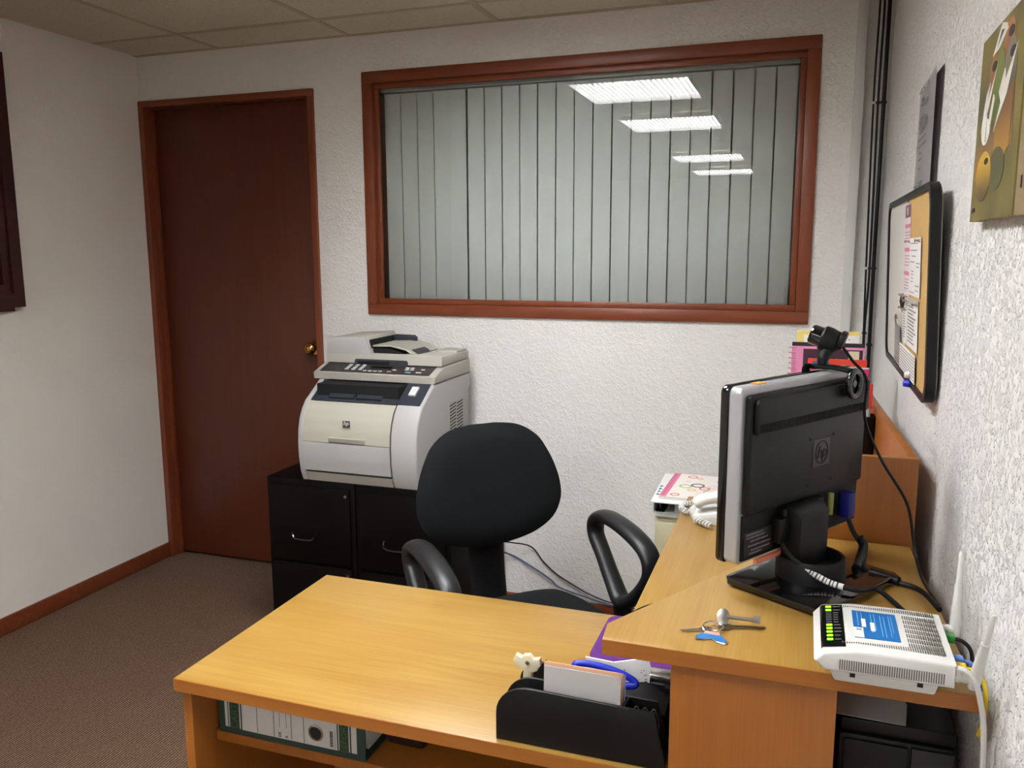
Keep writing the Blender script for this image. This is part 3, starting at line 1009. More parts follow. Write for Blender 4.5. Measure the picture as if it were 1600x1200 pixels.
for k in range(5):
    a = 2 * PI * k / 5 + 0.4
    d = Vector((math.cos(a), math.sin(a), 0))
    lg = obj('base_leg', tube(nb(), [d * 0.02 + Vector((0, 0, 0.11)), d * 0.15 + Vector((0, 0, 0.098)), d * 0.27 + Vector((0, 0, 0.072))], 0.022, n=8, k=4, radii=[0.026, 0.02, 0.016]), BLKPL, ch)
    s = Vector((-d.y, d.x, 0))
    obj('caster', cyl(nb(), d * 0.265 - s * 0.02 + Vector((0, 0, 0.028)), d * 0.265 + s * 0.02 + Vector((0, 0, 0.028)), 0.027), BLKPL, lg)

# ------------------------------------------------------------------ monitor (local: x along the screen seen from behind, +y the way the screen faces, z up)
MO, MYAW = (2.812, -1.70, ZC), 1.02
mo = thing('monitor', 'silver and black widescreen monitor seen from behind on the raised shelf', 'monitor', MO, MYAW)
MZ = 0.051                       # bottom edge of the screen above the shelf
mx0, mx1, mh = -0.1825, 0.166, 0.271


def mbox(bm, x0, x1, y0, y1, z0, z1, **k):
    return box(bm, x0, x1, y0, y1, MZ + z0, MZ + z1, **k)


obj('front_bezel', prism(nb(), rrect(mx0, mx1, MZ, MZ + mh, 0.012), -0.012, 0.0, 'y', 0.002), BLKGLOSS, mo, 'glossy black front bezel')
obj('screen', mbox(nb(), mx0 + 0.018, mx1 - 0.018, 0.0002, 0.0012, 0.02, mh - 0.018), mat('dark_screen', (20, 22, 26), 0.15), mo)
obj('silver_rim', prism(nb(), rrect(mx0 + 0.002, mx1 - 0.002, MZ + 0.002, MZ + mh - 0.001, 0.012), -0.035, -0.0125, 'y', 0.004, 3), SILVER, mo, 'silver rim')
shell = prism(nb(), rrect(mx0 + 0.010, mx1 - 0.010, MZ + 0.078, MZ + mh - 0.012, 0.006), -0.046, -0.0352, 'y', 0.004, 2)
bs = obj('back_shell', shell, BLKPL, mo)
obj('port_panel', mbox(nb(), mx0 + 0.012, mx1 - 0.012, -0.0385, -0.0352, 0.008, 0.077), BLKPL, mo)
obj('upper_band', prism(nb(), rrect(mx0 + 0.018, mx1 - 0.014, MZ + 0.200, MZ + mh - 0.018, 0.008), -0.0535, -0.0462, 'y', 0.003, 2), BLKPL, bs)
vg = nb()
for k in range(58):
    x = mx0 + 0.026 + k * 0.0051
    mbox(vg, x, x + 0.0022, -0.0545, -0.0536, 0.203, 0.216)
o = obj('vent_ribs', vg, DARK, bs)
o['kind'] = 'stuff'
lx, lz = 0.022, 0.147
obj('logo_plate', mbox(nb(), lx - 0.024, lx + 0.024, -0.0468, -0.0461, lz - 0.022, lz + 0.022), mat('satin_charcoal_plate', (66, 66, 68), 0.3, 0.3), bs)
ML = frame_mtx((lx, -0.0471, MZ + lz), (1, 0, 0), (0, 0, 1))
cr_ = nb()
ring_prism(cr_, [(0.019 * math.cos(a * PI / 16), 0.019 * math.sin(a * PI / 16)) for a in range(32)], [(0.017 * math.cos(a * PI / 16), 0.017 * math.sin(a * PI / 16)) for a in range(32)], 0, 0.0006, 'z', ML)
obj('logo_ring', cr_, BLKPL, bs)
text('logo_lettering', 'hp', 0.028, ML, BLKPL, bs, 0.0006, 0.3)
for x, z in ((-0.012, 0.172), (0.056, 0.172), (-0.014, 0.098), (0.054, 0.098)):
    obj('mount_hole', cyl(nb(), (x, -0.0463, MZ + z), (x, -0.0468, MZ + z), 0.003, n=10), DARK, bs)
obj('seam_slot', mbox(nb(), mx0 + 0.0135, mx0 + 0.0155, -0.0466, -0.0461, 0.09, 0.20), DARK, bs)
rt = obj('rating_label', mbox(nb(), -0.165, -0.090, -0.0392, -0.0386, 0.012, 0.050), mat('charcoal_label', (42, 42, 44), 0.4), mo)
rl = nb()
for k, (x0, x1, z) in enumerate([(-0.160, -0.118, 0.045), (-0.160, -0.112, 0.040), (-0.150, -0.105, 0.034), (-0.155, -0.098, 0.027), (-0.148, -0.10, 0.020), (-0.152, -0.12, 0.015)]):
    x = x0
    while x < x1:
        l = random.uniform(0.002, 0.006)
        mbox(rl, x, min(x + l, x1), -0.0396, -0.0392, z, z + 0.0022)
        x += l + 0.0018
o = obj('label_print', rl, INKG, rt)
o['kind'] = 'stuff'
obj('energy_label', mbox(nb(), -0.068, -0.052, -0.0392, -0.0386, 0.045, 0.066), PAPERG, mo)
obj('video_plug', box(nb(), 0.098, 0.120, -0.058, -0.0392, MZ + 0.022, MZ + 0.066, 0.003), NAVYPL, mo, 'blue video plug')
obj('audio_plug', cyl(nb(), (0.06, -0.046, MZ + 0.072), (0.06, -0.046, MZ + 0.036), 0.0045), mat('lime_plug', (150, 156, 84), 0.4), mo)
obj('power_plug', box(nb(), -0.098, -0.072, -0.056, -0.0392, MZ + 0.022, MZ + 0.062, 0.004), BLKPL, mo)
obj('power_sticker', mbox(nb(), -0.135, -0.115, -0.031, -0.018, mh - 0.0008, mh + 0.0006), mat('orange_sticker', (230, 160, 70), 0.5), mo)
obj('tab_sticker', mbox(nb(), -0.135, -0.06, -0.0405, -0.0352, -0.004, 0.003, mtx=None), mat('coral_paper_tab', (238, 140, 112), 0.6), mo)
# stand
obj('neck', prism(nb(), [(-0.075, 0.03), (-0.075, 0.112), (-0.066, 0.124), (-0.052, 0.128), (-0.0405, 0.126), (-0.0405, 0.03)], -0.072, 0.006, 'x', 0.002, 2), BLKPL, mo)
obj('neck_socket', mbox(nb(), -0.08, 0.03, -0.052, -0.0387, 0.02, 0.074, bev=0.003), BLKPL, mo)
obj('collar', lathe(nb(), [(0, 0), (0.053, 0), (0.052, 0.03), (0.050, 0.034), (0.046, 0.034), (0.045, 0.016), (0, 0.016)], (-0.033, -0.070, 0.014), (-0.033, -0.070, 1)), BLKPL, mo)
_base = [(-0.135, 0.012), (0.070, 0.012), (0.078, 0.004), (0.078, -0.152), (0.070, -0.160), (-0.135, -0.160), (-0.143, -0.152), (-0.143, 0.004)]
obj('stand_base', prism(nb(), _base, 0.004, 0.0145, 'z', 0.002, 2), BLKGLOSS, mo, 'glossy black foot')
obj('stand_foot', prism(nb(), [(x * 0.94 - 0.002, y * 0.94 - 0.004) for x, y in _base], 0.0002, 0.0038, 'z'), BLKPL, mo)

# ---- webcam clipped on the monitor's top edge (same local frame as the monitor)
wc = thing('webcam', 'black clip-on webcam perched on the top edge of the monitor', 'webcam', (MO[0] - 0.0095, MO[1] - 0.0153, MO[2]), MYAW)
tz = MZ + mh
obj('clip', tube(nb(), [(0.070, 0.004, tz - 0.012), (0.072, 0.006, tz + 0.004), (0.084, -0.004, tz + 0.0055), (0.094, -0.03, tz + 0.0055), (0.098, -0.056, tz + 0.002)], 0.013, ry=0.004, n=10, k=5, up=(1, 0, 0)), BLKPL, wc)
ringp = [(0.100 + 0.017 * math.cos(a), -0.0625, tz - 0.018 + 0.02 * math.sin(a)) for a in [2 * PI * k / 12 for k in range(12)]]
obj('clip_ring', tube(nb(), ringp, 0.0055, n=10, k=3, closed=True), BLKGLOSS, wc)
obj('clip_screw', cyl(nb(), (0.100, -0.056, tz - 0.018), (0.100, -0.064, tz - 0.018), 0.006), BLKGLOSS, wc)
obj('pivot', tube(nb(), [(0.086, -0.012, tz + 0.006), (0.088, -0.012, tz + 0.018), (0.098, -0.012, tz + 0.030)], 0.007, n=10, k=4, radii=[0.006, 0.009, 0.012]), BLKPL, wc)
c0 = Vector((0.104, -0.012, tz + 0.048))
hd = Vector((-0.35, 0.80, 0.30)).normalized()
obj('camera_body', lathe(nb(), [(0, -0.020), (0.010, -0.020), (0.019, -0.012), (0.021, 0.0), (0.021, 0.010), (0.018, 0.013), (0, 0.013)], c0, c0 + hd), BLKPL, wc)
obj('lens_barrel', lathe(nb(), [(0, 0.012), (0.0165, 0.012), (0.0165, 0.028), (0.014, 0.031), (0.011, 0.027), (0, 0.027)], c0, c0 + hd), BLKGLOSS, wc)
obj('camera_fin', prism(nb(), rrect(-0.02, 0.022, -0.015, 0.015, 0.012), -0.016, -0.006, 'z', 0.003, 2, mtx=axis_mtx(c0 + Vector((0.006, -0.008, 0.004)), c0 + Vector((0.006, -0.008, 0.004)) + hd)), BLKPL, wc)


def m2w(x, y, z):
    c, s = math.cos(MYAW), math.sin(MYAW)
    return (MO[0] + x * c - y * s, MO[1] + x * s + y * c, MO[2] + z)


# ---- cables of the desk-top machines
cb = thing('webcam_cable', 'thin black webcam cable hanging from the webcam down to the shelf', 'cable')
obj('cord', tube(nb(), [m2w(0.094, -0.030, tz + 0.040), m2w(0.102, -0.046, tz + 0.016), m2w(0.118, -0.064, tz - 0.016), (2.930, -1.625, 1.165), (2.958, -1.63, 1.10), (3.000, -1.64, 1.032), (3.014, -1.65, 0.965), (3.022, -1.70, 0.93), (3.032, -1.80, 0.9285)], 0.0024, n=8, k=8), BLKPL, cb)
cb = thing('video_cable', 'black monitor video cable with thick ferrite lump running to the wall', 'cable')
obj('cord', tube(nb(), [m2w(0.109, -0.050, MZ + 0.024), m2w(0.108, -0.062, MZ - 0.0), m2w(0.104, -0.085, 0.026), (2.938, -1.715, 0.938), (2.975, -1.731, 0.9315), (3.012, -1.757, 0.9315), (3.030, -1.825, 0.9315)], 0.0042, n=8, k=8), BLKPL, cb)
obj('ferrite', tube(nb(), [m2w(0.1065, -0.074, 0.044), m2w(0.105, -0.083, 0.030), (2.925, -1.712, 0.9385)], 0.0075, n=12, k=5), BLKPL, cb)
obj('ferrite', tube(nb(), [(2.945, -1.718, 0.9365), (2.965, -1.727, 0.935), (2.985, -1.738, 0.934)], 0.0075, n=12, k=5), BLKPL, cb)
cb = thing('power_cable', 'black monitor power cable with white barcode tag drooping onto the shelf', 'cable')
pw = [m2w(-0.085, -0.050, MZ + 0.024), m2w(-0.086, -0.064, MZ + 0.008), m2w(-0.078, -0.085, MZ - 0.008), m2w(-0.066, -0.120, 0.026), m2w(-0.052, -0.160, 0.022), m2w(-0.02, -0.175, 0.018), (2.99, -1.87, 0.9305)]
obj('cord', tube(nb(), pw, 0.0038, n=8, k=8), BLKPL, cb)
tagp = spline(pw, 8)[17:29]
obj('barcode_tag', tube(nb(), tagp, 0.0047, n=10, smooth=False), PAPER, cb)
tb = nb()
for i in range(1, len(tagp) - 2):
    q = tagp[i].lerp(tagp[i + 1], 0.3)
    q2 = tagp[i].lerp(tagp[i + 1], 0.3 + 0.25 + 0.2 * (i % 2))
    tube(tb, [q, q2], 0.0049, n=10, smooth=False)
o = obj('tag_print', tb, INK, cb)
o['kind'] = 'stuff'
cb = tag(obj('mouse_cable', tube(nb(), [(2.535, -1.574, 0.7432), (2.548, -1.54, 0.7432), (2.575, -1.505, 0.7432), (2.64, -1.47, 0.7432)], 0.0018, n=8), BLKPL), 'thin black cable on the return top beside the purple mouse mat', 'cable')

# ------------------------------------------------------------------ modem router
ro = thing('modem_router', 'white modem router with blue label and two aerials on the shelf corner', 'router', (2.934, -2.012, ZC))
rx, ry = 0.0765, 0.0735
tops = [(-rx, 0.028), (-rx + 0.010, 0.040), (-0.03, 0.0465), (0.03, 0.0475), (rx, 0.046), (rx, 0.017), (-rx + 0.012, 0.017)]
obj('case', prism(nb(), tops, -ry, ry, 'y', 0.004, 3), WHITEPL, ro)
obj('case_foot', prism(nb(), [(-0.052, 0.0), (0.058, 0.0), (0.063, 0.0168), (-0.060, 0.0168)], -ry + 0.012, ry - 0.006, 'y', 0.002), WHITEPL, ro)
LT = frame_mtx((-rx + 0.010, 0, 0.0402), (0.0365, 0, 0.0062), (0, 1, 0))
RT = frame_mtx((0, 0, 0.0472), (1, 0, 0.012), (0, 1, 0))
bp_ = obj('indicator_panel', prism(nb(), [(-0.010, -0.011), (0.0, 0.0006), (0.026, 0.0006), (0.026, -0.002), (0.0, -0.002), (-0.009, -0.012)], -0.060, 0.067, 'y', mtx=frame_mtx((-rx + 0.010, 0, 0.0402), (0.0365, 0, 0.0062), (0, 1, 0))), BLKGLOSS, ro)
for y, on in [(0.060, 1), (0.049, 1), (0.040, 0), (0.033, 0), (0.026, 0), (0.019, 0), (0.011, 0), (0.002, 1), (-0.008, 1), (-0.018, 1), (-0.029, 1), (-0.040, 1)]:
    obj('indicator' if on else 'dim_indicator', box(nb(), 0.005, 0.012, y - 0.0022, y + 0.0022, 0.0006, 0.0012, 0.0003, 1, mtx=LT), LED if on else mat('unlit_lens', (46, 48, 46), 0.3) if False else (LED if on else INK), bp_)
il = nb()
for y in (0.060, 0.049, 0.040, 0.033, 0.026, 0.019, 0.011, 0.002, -0.008, -0.018, -0.029, -0.040):
    box(il, 0.014, 0.014 + random.uniform(0.005, 0.009), y - 0.0005, y + 0.0005, 0.0006, 0.0009, mtx=LT)
o = obj('indicator_print', il, INKG, bp_)
o['kind'] = 'stuff'
bl_ = obj('blue_label', box(nb(), -0.030, 0.022, -0.034, 0.047, 0.0, 0.0006, mtx=frame_mtx((0, 0, 0.0472), (1, 0, 0.012), (0, 1, 0))), LABELB, ro, 'blue instruction label')
pl = nb()
for x, y0, y1 in [(-0.024, 0.0, 0.043), (-0.019, -0.012, 0.042), (-0.008, -0.016, 0.04), (-0.004, -0.008, 0.041), (0.003, -0.024, 0.038), (0.007, -0.026, 0.036), (0.013, -0.024, 0.040), (0.016, -0.01, 0.04)]:
    y = y0
    while y < y1:
        l = random.uniform(0.003, 0.007)
        box(pl, x - 0.0004, x + 0.0004, y, min(y + l, y1), 0.0006, 0.0009, mtx=RT)
        y += l + 0.0012
o = obj('label_print', pl, mat('pale_blue_print', (120, 180, 220), 0.5), bl_)
o['kind'] = 'stuff'
obj('label_patch', box(nb(), -0.030, -0.019, -0.034, -0.006, 0.0006, 0.001, mtx=RT), PAPER, bl_)
obj('label_patch', box(nb(), -0.020, -0.015, -0.002, 0.022, 0.0006, 0.001, mtx=RT), PAPER, bl_)
obj('label_patch', box(nb(), -0.010, -0.005, -0.012, 0.013, 0.0006, 0.001, mtx=RT), PAPER, bl_)
text('label_mark', 'X', 0.010, RT @ frame_mtx((-0.0245, -0.012, 0.0011), (0, -1, 0), (1, 0, 0)), INK, bl_, 0.0002)
vn = nb()
for c in range(7):
    y = 0.048 - 0.0135 * c
    for k in range(15):
        x = 0.030 + 0.0026 * k
        box(vn, x, x + 0.0013, y - 0.0105, y - 0.001, -0.001, 0.0004, mtx=RT)
for k in range(44):
    x = -0.045 + 0.0026 * k
    l = 0.001 + 0.009 * min(1, k / 30)
    box(vn, x, x + 0.0012, -0.0495 - l * 0.5, -0.0495 + l * 0.5, -0.001 if x > -0.03 else -0.002, 0.0004 if x > -0.03 else -0.0002, mtx=RT)
    box(vn, x, x + 0.0012, 0.060 - l * 0.5, 0.060 + l * 0.5, -0.001 if x > -0.03 else -0.002, 0.0004 if x > -0.03 else -0.0002, mtx=RT)
for k in range(44):
    x = -0.048 + 0.0026 * k
    box(vn, x, x + 0.0013, -ry - 0.0003, -ry + 0.001, 0.021, 0.034)
o = obj('vent_slots', vn, mat('shadow_grey', (96, 90, 80), 0.8), ro)
o['kind'] = 'stuff'
for x in (-0.032, 0.042):
    obj('foot_slot', box(nb(), x - 0.003, x + 0.003, -ry + 0.0105, -ry + 0.013, 0.008, 0.0165), DARK, ro)
for ay, lean in ((-0.062, (0.010, -0.045)), (0.070, (0.004, 0.012))):
    base = Vector((rx, ay, 0.028))
    an = obj('aerial_hinge', lathe(nb(), [(0, 0), (0.006, 0), (0.0065, 0.004), (0.0055, 0.008), (0.0065, 0.010), (0.0065, 0.017), (0, 0.017)], base, base + Vector((1, 0, 0))), WHITEPL, ro)
    a0 = base + Vector((0.020, 0, -0.010))
    a1 = a0 + Vector((lean[0] * 0.7, lean[1], 0.118))
    obj('aerial', lathe(nb(), [(0, 0), (0.0062, 0.0), (0.007, 0.012), (0.0048, 0.07), (0.0036, 0.0705), (0.0030, 0.112), (0.002, 0.114), (0, 0.114)], a0, a1), WHITEPL, an)
plugs = [('green_plug', GREENPL, 0.046, 'network_plug', 'green cable plug in the modem back, close to the rough wall'), ('blue_plug', BLUECB, -0.016, 'network_plug', 'blue network plug in the modem back, beside the yellow one'), ('yellow_plug', YELCB, -0.036, 'network_plug', 'yellow network plug in the modem back, beside the blue one')]
for nm, m_, yy, nme, lab in plugs:
    t = thing(nme, lab, 'plug', (2.934 + rx + 0.0005, -2.012 + yy, ZC + 0.027), 0, 'plugs in the modem')
    obj('plug_body', box(nb(), 0.0, 0.016, -0.006, 0.006, -0.005, 0.005, 0.0015), m_, t)
    sgn = 1 if yy > 0 else 0.6
    obj('cord', tube(nb(), [(0.012, 0, 0), (0.024, -0.002, -0.001), (0.034, -0.006, -0.010), (0.0372, -0.010, -0.03)] + ([(0.0375, -0.004, -0.06), (0.036, 0.006, -0.085)] if yy < -0.03 else []), 0.0026, n=8, k=6), m_ if nm != 'green_plug' else BLKPL, t)
cb = thing('modem_power_cable', 'white modem power cable looping from the aerial and hanging down the wall', 'cable')
obj('cord', tube(nb(), [(3.0105, -2.078, 0.962), (3.018, -2.084, 0.967), (3.029, -2.086, 0.957), (3.0365, -2.085, 0.935), (3.0445, -2.080, 0.89), (3.0485, -2.075, 0.80), (3.050, -2.07, 0.6), (3.052, -2.06, 0.35), (3.052, -2.05, 0.004)], 0.0032, n=8, k=6), WHITEPL, cb)
obj('cord_plug', box(nb(), 3.0108, 3.016, -2.083, -2.073, 0.957, 0.967, 0.001), WHITEPL, cb)

# ---- black machine and paper under the raised shelf
mc = thing('office_machine', 'black plastic office machine stored below the raised corner shelf', 'machine', (2.897, -1.975, 0.4785))
obj('case', box(nb(), 0, 0.143, 0.0, 0.24, 0.0, 0.325, 0.006), BLKPL, mc)
obj('top_cover', box(nb(), 0.002, 0.141, 0.004, 0.236, 0.3255, 0.345, 0.004), BLKPL, mc)
obj('front_cover', box(nb(), 0.006, 0.086, -0.006, -0.0002, 0.20, 0.32, 0.003), BLKPL, mc)
obj('front_cover', box(nb(), 0.089, 0.140, -0.004, -0.0002, 0.20, 0.32, 0.003), mat('charcoal_plastic', (30, 30, 32), 0.45), mc)
obj('latch_button', cyl(nb(), (0.078, -0.0062, 0.285), (0.078, -0.009, 0.285), 0.005), BLKGLOSS, mc)
o = tag(obj('loose_paper', prism(nb(), [(0.0, 0.0), (0.085, -0.004), (0.092, 0.05), (0.088, 0.10), (0.0, 0.11)], 0, 0.0006, 'z'), PAPERG), 'loose white sheet lying on the black machine below the shelf', 'paper')  # white sheet in grey paper, dimness below the shelf put into its colour
o.location = (2.893, -1.968, 0.825)

# ------------------------------------------------------------------ bunch of keys
ke = thing('key_bunch', 'steel keys on a split ring with blue enamel fob beside the monitor foot', 'keys', (2.728, -1.982, ZC))
obj('split_ring', tube(nb(), [(0.013 * math.cos(a), 0.013 * math.sin(a), 0.004 + 0.003 * math.sin(a)) for a in [2 * PI * k / 10 for k in range(10)]], 0.0012, n=8, k=4, closed=True), CHROME, ke)
obj('split_ring', tube(nb(), [(0.006 + 0.009 * math.cos(a), -0.004 + 0.009 * math.sin(a), 0.006 + 0.002 * math.cos(a)) for a in [2 * PI * k / 10 for k in range(10)]], 0.001, n=8, k=4, closed=True), CHROME, ke)


def key_mesh(head_r, length, teeth):
    t = nb()
    ring_prism(t, [(head_r * math.cos(2 * PI * k / 20), head_r * 0.85 * math.sin(2 * PI * k / 20)) for k in range(20)], [(-head_r * 0.45 + head_r * 0.25 * math.cos(2 * PI * k / 20), head_r * 0.25 * math.sin(2 * PI * k / 20)) for k in range(20)], 0, 0.002)
    bl = [(head_r * 0.9, -0.0035), (head_r * 0.9, 0.0035), (length - 0.003, 0.0035), (length, 0.0)]
    x = length - 0.003
    for k in range(teeth):
        bl += [(x, -0.0035), (x - 0.0025, -0.0014)]
        x -= 0.005
    prism(t, bl, 0.0003, 0.0017)
    return t


k1_ = key_mesh(0.009, 0.036, 0)
k1_.transform(Matrix.Translation((-0.008, -0.005, 0.001)) @ Matrix.Rotation(math.radians(200), 4, 'Z'))
obj('key', k1_, CHROME, ke)
k2_ = key_mesh(0.010, 0.055, 4)
k2_.transform(Matrix.Translation((0.016, 0.012, 0.001)) @ Matrix.Rotation(math.radians(14), 4, 'Z'))
obj('key', k2_, mat('dull_nickel', (150, 140, 122), 0.32, 1.0), ke)
k3_ = nb()
cyl(k3_, (0.005, 0, 0.0), (0.046, 0, 0.0), 0.0026)
box(k3_, 0.040, 0.050, -0.0012, 0.0012, -0.004, 0.006)
prism(k3_, [(0.011 * math.cos(2 * PI * k / 18) * 0.8, 0.0115 * math.sin(2 * PI * k / 18)) for k in range(18)], -0.001, 0.001, 'y', 0.0004)
k3_.transform(Matrix.Translation((0.012, 0.022, 0.012)) @ Matrix.Rotation(math.radians(2), 4, 'Z') @ Matrix.Rotation(math.radians(-35), 4, 'X'))
obj('key', k3_, mat('worn_steel', (150, 145, 136), 0.35, 1.0), ke)
fb = [(x * 1.15, -0.006 + (y + 0.006) * 1.35) for x, y in [(-0.017, -0.022), (-0.016, -0.029), (-0.006, -0.028), (0.001, -0.024), (0.008, -0.030), (0.018, -0.032), (0.021, -0.027), (0.017, -0.021), (0.012, -0.013), (0.005, -0.008), (-0.006, -0.009), (-0.012, -0.015)]]
obj('fob_plate', prism(nb(), fb, 0.0006, 0.0022, 'z', 0.0006, 1), CHROME, ke)
obj('fob_enamel', prism(nb(), [(x * 0.92, -0.0245 + (y + 0.0245) * 0.9) for x, y in fb], 0.0022, 0.0027, 'z'), BLUEEN, ke, 'blue enamel')
obj('fob_enamel', prism(nb(), [(-0.010, -0.0185), (0.012, -0.0195), (0.010, -0.0115), (-0.008, -0.0115)], 0.0027, 0.0032, 'z'), PEACH, ke, 'peach enamel')

# ------------------------------------------------------------------ mouse mat, desk organiser
o = tag(obj('mouse_mat', prism(nb(), rrect(2.500, 2.70, -1.772, -1.588, 0.022), ZT + 0.0003, ZT + 0.0055, 'z', 0.0015), PURPLE), 'purple fabric mouse mat lying half under the raised shelf', 'mouse mat')

og = thing('desk_organiser', 'black plastic desk organiser with curved sides on the lower desk top', 'desk organiser', (2.432, -2.045, ZT + 0.0003))


def og_side(h, x0, x1, rr, tail):
    pts = [(x0, 0.0)]
    for k in range(9):
        a = PI - PI / 2 * k / 8
        pts.append((x0 + rr + rr * math.cos(a), h - rr * 0.85 + rr * 0.85 * math.sin(a)))
    pts += [(x1 - tail, h - 0.004), (x1, 0.0)]
    return pts


obj('front_wall', prism(nb(), og_side(0.086, 0.0, 0.2465, 0.052, 0.017), 0.0, 0.006, 'y', 0.002, 2), BLKPL, og)
obj('middle_wall', prism(nb(), og_side(0.078, 0.0, 0.246, 0.046, 0.02), 0.046, 0.051, 'y', 0.0015, 2), BLKPL, og)
obj('rear_wall', prism(nb(), og_side(0.070, 0.0, 0.245, 0.04, 0.02), 0.110, 0.115, 'y', 0.0015, 2), BLKPL, og)
obj('floor_plate', box(nb(), 0.002, 0.244, 0.0062, 0.1098, 0.0, 0.004), BLKPL, og)
obj('divider', prism(nb(), [(0.0062, 0.004), (0.0458, 0.004), (0.0458, 0.074), (0.0062, 0.082)], 0.184, 0.187, 'x'), BLKPL, og)
obj('divider', prism(nb(), [(0.0512, 0.004), (0.1098, 0.004), (0.1098, 0.066), (0.0512, 0.074)], 0.150, 0.153, 'x'), BLKPL, og)
obj('ramp', prism(nb(), [(0.153, 0.062), (0.20, 0.068), (0.235, 0.052), (0.235, 0.048), (0.2, 0.063), (0.153, 0.057)], 0.0515, 0.1095, 'y'), BLKPL, og)
OX, OY, OZ = 2.432, -2.045, ZT


def sheet(name, lab, cat, x0, x1, y, z0, z1, m_, tilt=0.0, th=0.0008, mk=None, group=None):
    t = obj(name, box(nb(), 0, x1 - x0, 0, th, 0, z1 - z0), m_)
    t.location = (x0, y, z0)
    t.rotation_euler = (tilt, 0, 0)
    return tag(t, lab, cat, group)


sheet('envelope', 'grey translucent sleeve of papers standing in the organiser front pocket', 'sleeve', OX + 0.068, OX + 0.179, OY + 0.0125, OZ + 0.006, OZ + 0.117, PAPERG, -0.05, 0.0012)
sheet('card', 'peach card edge showing behind the grey sleeve in the organiser', 'card', OX + 0.066, OX + 0.181, OY + 0.020, OZ + 0.006, OZ + 0.120, mat('peach_card', (214, 168, 136), 0.7), -0.04, 0.0012)
sheet('card', 'pale lilac card, hindmost in the organiser front pocket', 'card', OX + 0.10, OX + 0.183, OY + 0.028, OZ + 0.006, OZ + 0.114, mat('lilac_card', (172, 170, 200), 0.6), -0.04, 0.0012)
o = tag(obj('paper_slips', prism(nb(), [(-0.045, 0.0), (0.042, 0.0), (0.046, 0.060), (0.040, 0.084), (0.024, 0.070), (-0.01, 0.062), (-0.052, 0.066)], 0, 0.004, 'y'), PAPER), 'bent stack of white paper slips with red marks in the organiser', 'paper')
o.location = (OX + 0.160, OY + 0.098, OZ + 0.030)
o.rotation_euler = (-0.15, 0, 0.1)
dots = nb()
for k in range(26):
    x, z = random.uniform(0.0, 0.04), random.uniform(0.008, 0.056)
    box(dots, x, x + random.uniform(0.001, 0.004), -0.0004, 0.0, z, z + 0.0012)
d_ = obj('slip_print', dots, mat('red_brown_print', (150, 90, 96), 0.6), o)
d_['kind'] = 'stuff'
# blue oval hoop (tape refill / scissors handle) lying across the pockets
hp = [(0.046 * math.cos(a), 0.0, 0.009 * math.sin(a)) for a in [2 * PI * k / 16 for k in range(16)]]
o = tag(obj('scissors_handle', tube(nb(), hp, 0.0052, n=10, k=3, closed=True), BLUEPL), 'blue oval plastic scissors handle sticking out behind the grey sleeve', 'scissors')
o.location = (OX + 0.146, OY + 0.066, OZ + 0.092)
o.rotation_euler = (-0.55, 0.16, 0.0)
sb = obj('blades', box(nb(), -0.04, 0.0, -0.002, 0.002, -0.085, -0.01), CHROME, o)
sr = thing('staple_remover', 'cream plastic staple remover standing in the organiser by its curved end', 'staple remover', (OX + 0.020, OY + 0.083, OZ + 0.004))
obj('grip', prism(nb(), [(-0.006, 0.0), (0.008, 0.0), (0.010, 0.064), (0.018, 0.068), (0.024, 0.078), (0.022, 0.088), (0.012, 0.086), (0.006, 0.092), (-0.004, 0.090), (-0.006, 0.086), (-0.016, 0.090), (-0.020, 0.080), (-0.014, 0.070), (-0.004, 0.066)], -0.005, 0.005, 'y', 0.0012), CREAM, sr)
obj('rivet', cyl(nb(), (0.003, -0.005, 0.080), (0.003, -0.0068, 0.080), 0.0032), CHROME, sr)
for k in range(3):
    o = tag(obj('pen', cyl(nb(), (OX + 0.052 + 0.006 * k, OY + 0.080 + 0.004 * k, OZ + 0.0045), (OX + 0.050 + 0.007 * k, OY + 0.088, OZ + 0.088 - 0.003 * k), 0.0022, 0.0012, 10), BLKPL), ['short black pin end in the organiser right beside the staple remover', 'short black pin end in the organiser, middle of three', 'short black pin end in the organiser, closest to the grey sleeve'][k], 'pin', 'dark pins in the organiser')
st = thing('stapler', 'black stapler with chrome jaw lying behind the organiser under the shelf edge', 'stapler', (2.655, -1.915, ZT + 0.0003))
obj('base_plate', box(nb(), -0.03, 0.025, -0.018, 0.018, 0.0, 0.03, 0.004), BLKPL, st)
obj('arm', box(nb(), -0.034, 0.025, -0.017, 0.017, 0.034, 0.066, 0.007, 3), BLKPL, st)
obj('hinge_block', box(nb(), 0.004, 0.024, -0.015, 0.015, 0.028, 0.036), BLKPL, st)
obj('staple_rail', box(nb(), -0.031, 0.012, -0.012, 0.012, 0.0665, 0.075, 0.001), CHROME, st)
for k in range(3):
    x = OX + 0.196 + k * 0.012
    o = tag(obj('binder_clip', tube(nb(), [(x, OY + 0.018, OZ + 0.005), (x - 0.004, OY + 0.022, OZ + 0.05), (x + 0.004, OY + 0.026, OZ + 0.074), (x + 0.012, OY + 0.026, OZ + 0.05), (x + 0.008, OY + 0.022, OZ + 0.006)], 0.0011, n=6, k=5), mat('dark_clip_wire', (120, 116, 108), 0.3, 0.8)), ['bent wire clip in the organiser end pocket, closest to the grey sleeve', 'bent wire clip in the organiser end pocket, between two others', 'bent wire clip in the organiser end pocket, closest to the shelf panel'][k], 'clip', 'wire clips in the organiser')

